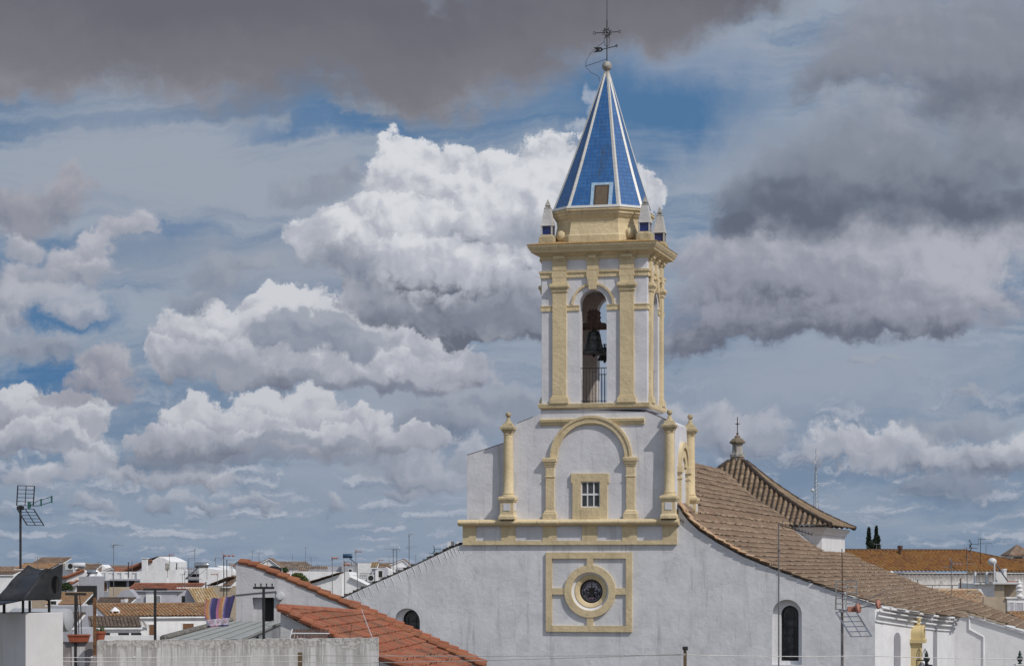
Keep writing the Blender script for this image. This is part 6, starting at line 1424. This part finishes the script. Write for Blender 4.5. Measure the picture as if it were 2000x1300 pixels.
# --- towel
Yt = 67.0; t = stand('beach_towel', 'striped purple, blue and orange towel hanging over the canopy', 'towel', 430, 1225, Yt)
cols = [('towel_pink', (.36, .14, .24)), ('towel_orange', (.46, .22, .10)), ('towel_peach', (.50, .33, .20)), ('towel_blue', (.07, .07, .20)), ('towel_indigo', (.055, .045, .13)), ('towel_lilac', (.22, .16, .34)), ('towel_white', (.58, .53, .60))]
for n_, c_ in cols: paint(n_, c_, .9, var=.12, scale=30.)
seq = [0, 0, 1, 1, 2, 5, 3, 3, 4, 4, 0, 0, 1, 1, 2, 5, 3, 4, 4, 3, 4, 4]
m = MB(); NX, NZ = 66, 40; tl_, tr_ = at(402, 1168, Yt), at(459, 1161, Yt); bl_, br_ = at(406, 1222, Yt), at(445, 1222, Yt); o_ = Vector(at(430, 1225, Yt)); idx = {}
lft = [(402, 1170), (399, 1190), (400, 1205), (405, 1224)]; rgt = [(460, 1162), (455, 1180), (450, 1200), (446, 1222)]
def ipol(L_, t): k = t*(len(L_)-1); i = min(int(k), len(L_)-2); f = k-i; return (L_[i][0]+(L_[i+1][0]-L_[i][0])*f, L_[i][1]+(L_[i+1][1]-L_[i][1])*f)
for j in range(NZ+1):
    for i in range(NX+1):
        s_, q = i/NX, j/NZ; l, r_ = ipol(lft, q), ipol(rgt, q); x = l[0]+(r_[0]-l[0])*s_; y = l[1]+(r_[1]-l[1])*s_
        if q == 0: y += 1.2*math.sin(s_*18)
        fold = .030*math.sin(s_*8+q*2.6)+.010*math.sin(s_*19-q*4)
        p = at(x, y, Yt)-o_; idx[i, j] = m.P(p.x, p.y+fold*(.4+q)*.9, p.z)
for j in range(NZ):
    for i in range(NX):
        s_, q = i/NX, j/NZ
        st_ = seq[min(len(seq)-1, max(0, int((s_*.93+.07*(1-q)+.03*math.sin(q*3))*len(seq))))]
        m.cur = 6 if .74 < q < .93 else st_
        if q >= .93: m.cur = [4, 0, 0, 4, 4, 3][int(s_*5.9)]
        m.F(idx[i, j], idx[i, j+1], idx[i+1, j+1], idx[i+1, j])
tw2 = m.build('cloth', [n_ for n_, _ in cols], t, True)
m = MB()
for fx in (.22, .52, .82):
    l, r_ = ipol(lft, .83), ipol(rgt, .83); cx_, cy_ = l[0]+(r_[0]-l[0])*fx, l[1]+(r_[1]-l[1])*fx; c = at(cx_, cy_, Yt)-o_
    s_ = fx; yy_ = (.030*math.sin(s_*8+.83*2.6)+.010*math.sin(s_*19-.83*4))*(.4+.83)*.9-.03
    for k in range(5):
        a = k*1.2566+.3; e = Vector((math.cos(a), 0, math.sin(a))); pr = Vector((-e.z, 0, e.x)); b = Vector((c.x, yy_, c.z))
        i = [m.P(*(b+e*.012)), m.P(*(b+e*.045+pr*.018)), m.P(*(b+e*.062)), m.P(*(b+e*.045-pr*.018))]; m.F(*i)
tag(m.build('flower_print', 'towel_pink', tw2))
# --- canopy with standing seams
cf = Frame(400, 70, 0); cn = cf.thing('canopy', 'grey standing-seam canopy roof beside the lean-to house', 'canopy')
P4 = [at(318, 1249, 68), at(474, 1247, 68), at(554, 1213, 92), at(452, 1212, 92)]; loc = lambda p: Vector((p.x-cf.o.x, p.y-cf.o.y, p.z))
P4 = [loc(p) for p in P4]; m = MB(); i = [m.P(*p) for p in P4]+[m.P(*(p-Vector((0, 0, .06)))) for p in P4]
for q in ((0, 1, 2, 3), (7, 6, 5, 4), (0, 4, 5, 1), (1, 5, 6, 2), (2, 6, 7, 3), (3, 7, 4, 0)): m.F(*[i[j] for j in q])
rfc = m.build('roof', 'canopy_metal', cn); m = MB()
for k in range(6): t_ = k/5; m.bar(P4[0].lerp(P4[1], t_)+Vector((0, 0, .02)), P4[3].lerp(P4[2], t_)+Vector((0, 0, .02)), .016)
m.build('seam', 'canopy_metal', rfc); m = MB()
for k in range(3): m.tube([P4[0]+Vector((.0+.0*k, 0, .05)), P4[0].lerp(P4[3], .5)+Vector((0, 0, .05)), P4[3]+Vector((0, 0, .05))], .09, 7)
m.build('ridge_roll', 'stone_grey', rfc)
m = MB(); zb = P4[0].z-1.6; i = [m.P(*(P4[1]-Vector((.03, 0, .08)))), m.P(*(P4[2]-Vector((.03, 0, .08)))), m.P(P4[2].x-.03, P4[2].y, zb), m.P(P4[1].x-.03, P4[1].y, zb)]; m.F(*i); m.build('side_glass', 'canopy_glass', cn)
m = MB(); m.bar(P4[1]-Vector((0, 0, .08)), P4[2]-Vector((0, 0, .08)), .035)
for t_ in (.3, .95): q = P4[1].lerp(P4[2], t_); m.bar(q-Vector((0, 0, .05)), (q.x, q.y, zb), .035)
m.bar(P4[0]-Vector((0, 0, .04)), P4[1]-Vector((0, 0, .04)), .04); m.build('frame', 'pole_black', cn)
# --- slatted rack of dark plates
t = stand('slatted_rack', 'rack of dark slatted plates between the canopy and the red roof', 'rack', 604, 1246, 70); k = 70/FPX
m = MB()
for i in range(11):
    x = (-32+i*6.6)*k; s_ = 1.8*k; m.taper(x-2*k, x+3.4*k, -.02, .0, 11*k, x-.3*k, x+4.6*k, .10, .12, 18*k); m.taper(x-2.8*k, x+2.4*k, -.2, -.18, 0, x-2*k, x+3.2*k, -.1, -.08, 8*k)
m.build('plate_row', 'iron_rust', t); m = MB(); m.bar((-36*k, -.03, 10*k), (40*k, -.03, 9.5*k), .02); m.bar((-37*k, -.15, 0), (-34*k, .1, 18*k), .02); m.build('frame', 'panel_white', t)
# --- clothes lines: stretched from post to post
def line(pts, label, r=.008, kn=0):
    P_ = [at(*p) for p in pts]; o = P_[0]; t = thing('clothes_line', tuple(o), label, 'rope'); m = MB(); Q = []
    for a, b in zip(P_, P_[1:]):
        for i in range(12): q = i/12; Q.append(a.lerp(b, q)-Vector((0, 0, .02*math.sin(math.pi*q)))-o)
    Q.append(P_[-1]-o); m.tube(Q, r, 5); m.build('line', 'rope_white', t, True)
    if kn:
        m = MB()
        for f in (.10, .16): q = Q[int(len(Q)*f)]; m.ball((q.x, q.y, q.z), .03, 6); m.bar((q.x-.05, q.y, q.z-.02), (q.x+.05, q.y, q.z+.01), .012)
        m.build('knot', 'rope_white', t)
line([(95, 1283, 60), (586, 1279, 61.8), (1338, 1278, 49.9)], 'upper white clothes line crossing the lower edge to the post with the black spotlight', kn=1)
line([(95, 1288, 60), (200, 1291, 61), (586, 1291, 61.7), (740, 1293, 60), (1338, 1276, 49.8)], 'lower white clothes line rising to the post with the black spotlight')
line([(1338, 1278, 50), (1700, 1280, 52), (2060, 1286, 54)], 'white line running right from the spotlight post to the frame edge')
line([(706, 1189, 90), (727, 1244, 70)], 'short thin pale cord slung over the red roof', .012)
# --- chimney with black cowl, tank, antenna at the far left
ch = Frame(50, 45, R(-40)); cn = ch.thing('chimney_stack', 'white rendered chimney stack with a large black metal cowl at the left edge', 'chimney')
k = 45/FPX; ztop = H+(HY-1196)*k; m = MB(); m.box(-1.1, 0, 0, .9, 0, ztop); m.v = [Vector((v.x, v.y, v.z)) for v in m.v]
# corner of the stack at column 50: one face turns left, the other right
Cn = Vector((0, 0, 0)); d1 = Vector((math.cos(R(28)), math.sin(R(28)), 0)); d2 = Vector((-math.cos(R(50)), math.sin(R(50)), 0)); cn.rotation_euler = (0, 0, 0)
m = MB(); w1, w2 = .71, 1.0; q4 = [Cn, d1*w1, d1*w1+d2*w2, d2*w2]; m.slab([(p.x, p.y) for p in q4], 0, ztop); m.build('stack', 'chimney_white', cn, bevel=.01)
# cowl: curved sheet sagging between two triangular cheeks
def px3(x, y, Y): return at(x, y, Y)-Vector((ch.o.x, ch.o.y, 0))
cw_ = MB(); A_ = [px3(116, 1100, 45.5), px3(119, 1168, 45.4), px3(46, 1170, 44.6)]        # cheek at the right end
Bk = Vector((-.95, .55, 0))
rows = []
prof_top = [(115, 1100), (104, 1106), (92, 1112), (82, 1121), (72, 1136), (60, 1153), (46, 1170)]
near = [px3(x, y, 45.5-.9*(i/6)) for i, (x, y) in enumerate(prof_top)]
farp = [p+Vector((-.62, .25, -.02-.10*math.sin(math.pi*i/6))) for i, p in enumerate(near)]
NL = 10; grid = []
for i, (a, b) in enumerate(zip(near, farp)):
    row = []
    for j in range(NL+1): t_ = j/NL; p = a.lerp(b, t_); p = p-Vector((0, 0, .10*math.sin(math.pi*t_)*(1-i/6))); row.append(cw_.P(*p))
    grid.append(row)
for i in range(len(grid)-1):
    for j in range(NL): cw_.F(grid[i][j], grid[i+1][j], grid[i+1][j+1], grid[i][j+1])
cwo = cw_.build('cowl_sheet', 'black_sheet', cn, True); md = cwo.modifiers.new('thick', 'SOLIDIFY'); md.thickness = .015
# cheek with its round hole
oC = A_[1]; ex = (A_[2]-A_[1]); ex.z = 0; L_ = ex.length; ex.normalize(); ez = Vector((0, 0, 1)); nrm = ex.cross(ez)
def ck(p): d = p-oC; return (d.dot(ex), d.z)
out = [ck(A_[1]), ck(A_[2])]+[ck(p) for p in near[::-1][1:]]; hc = ck(px3(104, 1141, 45.3)); hole = [(hc[0]+.105*math.cos(2*math.pi*i/28), hc[1]+.165*math.sin(2*math.pi*i/28)) for i in range(28)]
m = MB(lambda x, y, z: oC+ex*x+ez*z+nrm*y); m.prism(out, -.006, .010, [hole]); m.build('cheek', 'black_sheet', cn)
m = MB(lambda x, y, z: oC+ex*x+ez*z+nrm*y); m.arch(hc[0], hc[1], .001, .30, .18, .2, 0, 2*math.pi, 16, True); m.build('flue_mouth', 'dark_opening', cn)
out2 = [px3(118, 1168, 45.4), px3(46, 1170, 44.6), px3(-14, 1182, 44.8), px3(-60, 1178, 45.6), px3(40, 1160, 46.3)]
m = MB(); m.F(*[m.P(*p) for p in out2]); m.build('cowl_base', 'black_sheet', cn).modifiers.new('thick', 'SOLIDIFY').thickness = .02
for x, Yl in ((8, 45.6), (45, 45.1), (58, 45.2), (96, 45.5)):
    m = MB(); a = px3(x, 1172, Yl); m.bar(a, (a.x, a.y, ztop-.02), .026 if x != 8 else .03, 6); m.build('leg', 'pole_black', cn)
t = stand('water_tank', 'pale grey cylindrical tank lying behind the chimney stack', 'water tank', 118, 1210, 52, R(-15)); m = MB(); m.lathe([(.19, 0), (.235, .02), (.245, .08), (.245, 1.3), (.2, 1.36)], 0, 0, 28)
m.v = [Vector((.22-v.z, v.y, v.x)) for v in m.v]; m.build('drum', 'tank_grey', t, True)
m = MB()
for x in (-.7, -.05): m.bar((x, -.1, -.2), (x, -.2, -.75), .02); m.bar((x, .1, -.2), (x, .2, -.75), .02)
m.build('stand', 'pole_grey', t)
# UHF aerial with corner reflector, drawn close
def big_uhf(px, py, Y, label, s=1., fl=1, matg='antenna_green', mats='pole_black', matb='antenna_green', pods=False, mast_down=1.3, roll=0., tilt=.25, mz=0.):
    p = at(px, py, Y); t = thing('tv_antenna', (p.x, p.y, p.z-mast_down), label, 'antenna'); z = mast_down
    m = MB(); m.bar((0, 0, 0), (0, 0, z+.04), .022, 8); m.box(-.06, .06, -.04, .04, z-.04, z+.03); m.build('mast', 'pole_black' if not pods else 'pole_grey', t)
    ax_ = Vector((fl*math.cos(tilt), -math.sin(tilt), .16)).normalized(); sd_ = Vector((math.sin(tilt)*fl, math.cos(tilt), 0)); upv = ax_.cross(sd_); upv = upv if upv.z > 0 else -upv; o = Vector((.05*fl, 0, z))
    for e in (-1, 1):
        q = MB(); b0 = o+ax_*.06+upv*e*.03; d = (ax_*-.08+upv*e*.50+ax_*(.0 if e > 0 else .0)).normalized(); Lg = .40*s
        shift = ax_*(.10*s if e > 0 else .28*s)
        a_end = upv*e*(.38 if not pods else .50)*s+shift; hw = 1. if not pods else 1.5
        for y in (-.20*hw, 0, .20*hw): q.bar(b0+sd_*y*s, b0+sd_*y*s+a_end, (.013 if not pods else .016)*s if y else .009*s, 5)
        for i in range(6): c = b0+a_end*(i/5); q.bar(c-sd_*.21*s*hw, c+sd_*.21*s*hw, (.006 if not pods else .008)*s, 4)
        q.build('reflector', mats, t)
    q = MB()
    if not pods:
        for e in (-1, 1):
            q.tube([o+ax_*.2*s, o+ax_*.5*s+upv*e*.05*s, o+ax_*.95*s+upv*e*.05*s], .007*s, 5)
        for x in (.6, .95): c = o+ax_*x*s; q.box(c.x-.010*s, c.x+.010*s, c.y-.04*s, c.y+.04*s, c.z-.07*s, c.z+.07*s)
        c = o+ax_*.2*s; q.box(c.x-.02, c.x+.02, c.y-.05, c.y+.05, c.z-.06, c.z+.07)
    else:
        q.bar(o, o+ax_*.95*s, .010*s); q.bar(o+ax_*.2*s+upv*.05, o+ax_*.95*s+upv*.20*s, .008*s)
    q.build('boom', matb, t)
    if pods:
        for x, r_ in ((.22, .05), (.34, .08), (.80, .075)):
            c = o+ax_*x*s; q = MB(); q.lathe([(.5*r_*s, -.025*s), (r_*s, -.015*s), (r_*s, .015*s), (.5*r_*s, .025*s)], 0, 0, 16); q.v = [c+ax_*v.z*1.6+sd_*v.x*.75+upv*v.y*1.1 for v in q.v]; q.build('disc', 'antenna_red', t, True)
        q = MB(); c = o+ax_*.2*s; q.box(c.x-.09*s, c.x+.12*s, c.y-.04, c.y+.04, c.z-.05*s, c.z+.05*s); q.build('feed_box', 'antenna_red', t)
    return t
big_uhf(40, 991, 45, 'green and black corner-reflector antenna on a pole over the black cowl', .92, 1, mast_down=1.12, tilt=.75)
big_uhf(1644, 1192, 57, 'large grey grid antenna with orange discs on a steel pole before the church', 1.25, 1, 'galvanised', 'steel_shiny', 'steel_shiny', True, 3.0, tilt=.8)
t = stand('iron_pole', 'thin dark rusty pole close behind the orange-disc antenna', 'pole', 1646, 1300, 57.6); m = MB(); m.tube([(0, 0, -1.2), (0, 0, 1.3), (-.02, 0, (1300-1071)/FPX*57.6)], .022, 6, .012); m.build('rod', 'iron_rust', t)
t = stand('tv_antenna', 'long drooping yagi antenna on a slender pole in front of the nave roof', 'antenna', 1521, 1300, 80); hh_ = (1300-1022)/FPX*80; m = MB(); m.bar((0, 0, -2), (0, 0, hh_), .026, 6)
m.build('mast', 'pole_grey', t); m = MB(); a = Vector((.02, 0, hh_-.03)); b = Vector((1.05, -.25, hh_-.36)); m.bar(a, b, .014)
for i in range(11): c = a.lerp(b, i/10); e = .16-.006*i; m.bar(c-Vector((.04, e, -.05)), c+Vector((.04, e, .05)), .009); m.bar(c-Vector((0, 0, .04)), c+Vector((0, 0, .04)), .008)
for e in (-1, 1): m.bar(a+Vector((.02, 0, 0)), a+Vector((.16, .1, e*.14)), .009)
m.build('aerial_head', 'pole_black', t); m = MB(); m.box(-.035, .035, -.03, .03, hh_-.9, hh_-.86); m.build('clamp', 'pole_black', t)
# --- green finials and the iron lantern frame in front of the chapel
paint('verdigris', (.03, .05, .045), .6, .3, var=.4)
for px, lb, pyb in ((1810, 'dark green urn finial beside the iron lantern frame', 1297), (1992, 'dark green urn finial on a white pillar at the right edge', 1296)):
    t = stand('post_finial', lb, 'finial', px, pyb, 95); m = MB(); m.lathe([(.05, 0), (.09, .03), (.04, .07), (.11, .16), (.13, .23), (.07, .31), (.05, .34), (.07, .38), (.035, .46), (.03, .50), (.01, .53)], 0, 0, 14); m.build('urn', 'verdigris', t, True)
    m = MB(); m.box(-.16, .16, -.16, .16, -3.5, -.04); m.box(-.2, .2, -.2, .2, -.04, 0); m.build('pillar', 'town_white', t) if px > 1900 else m.build('pillar', 'iron', t)
t = stand('iron_lantern', 'wrought iron lantern frame with scrolls in front of the yellow shrine', 'lantern', 1800, 1296, 94); m = MB(); e = .17
for x in (-e, e):
    for y in (-e, e): m.bar((x, y, -2.5), (x, y, .15), .014)
    m.bar((x, -e, .15), (x, e, .15), .02); m.bar((-e, x, .15), (e, x, .15), .02)
m.build('cage', 'iron', t); m = MB(); n = 14
for k_, x in ((0, -.1), (1, .13)):
    for s_ in (-1, 1):
        m.tube([(x+s_*(.02+.07*math.sin(i/n*3.1)), 0, .15+.42*i/n) for i in range(n+1)], .008, 4)
        for z_ in (.24, .34, .44): m.tube([(x+s_*.05*math.cos(a_), 0, z_+.035*math.sin(a_)) for a_ in [i*.5 for i in range(12)]], .006, 4)
    m.bar((x, 0, .15), (x, 0, .62), .010); m.bar((x-.06, 0, .52), (x+.06, 0, .52), .008)
m.build('scrollwork', 'iron', t); m = MB(); m.lathe([(.03, -.3), (.10, -.25), (.12, -.05), (.05, .08)], 0, 0, 10); m.build('lamp', 'pole_grey', t, True)
# ================================================================= thing > part > sub-part, no deeper: windows, pilasters and the like hang straight on their thing
def root_of(o):
    while o.parent: o = o.parent
    return o
def depth_of(o):
    n = 0
    while o.parent: o = o.parent; n += 1
    return n
for o in [x for x in bpy.data.objects if x.parent and depth_of(x) == 2 and any(c.parent == x for c in bpy.data.objects)]: o.parent = root_of(o)
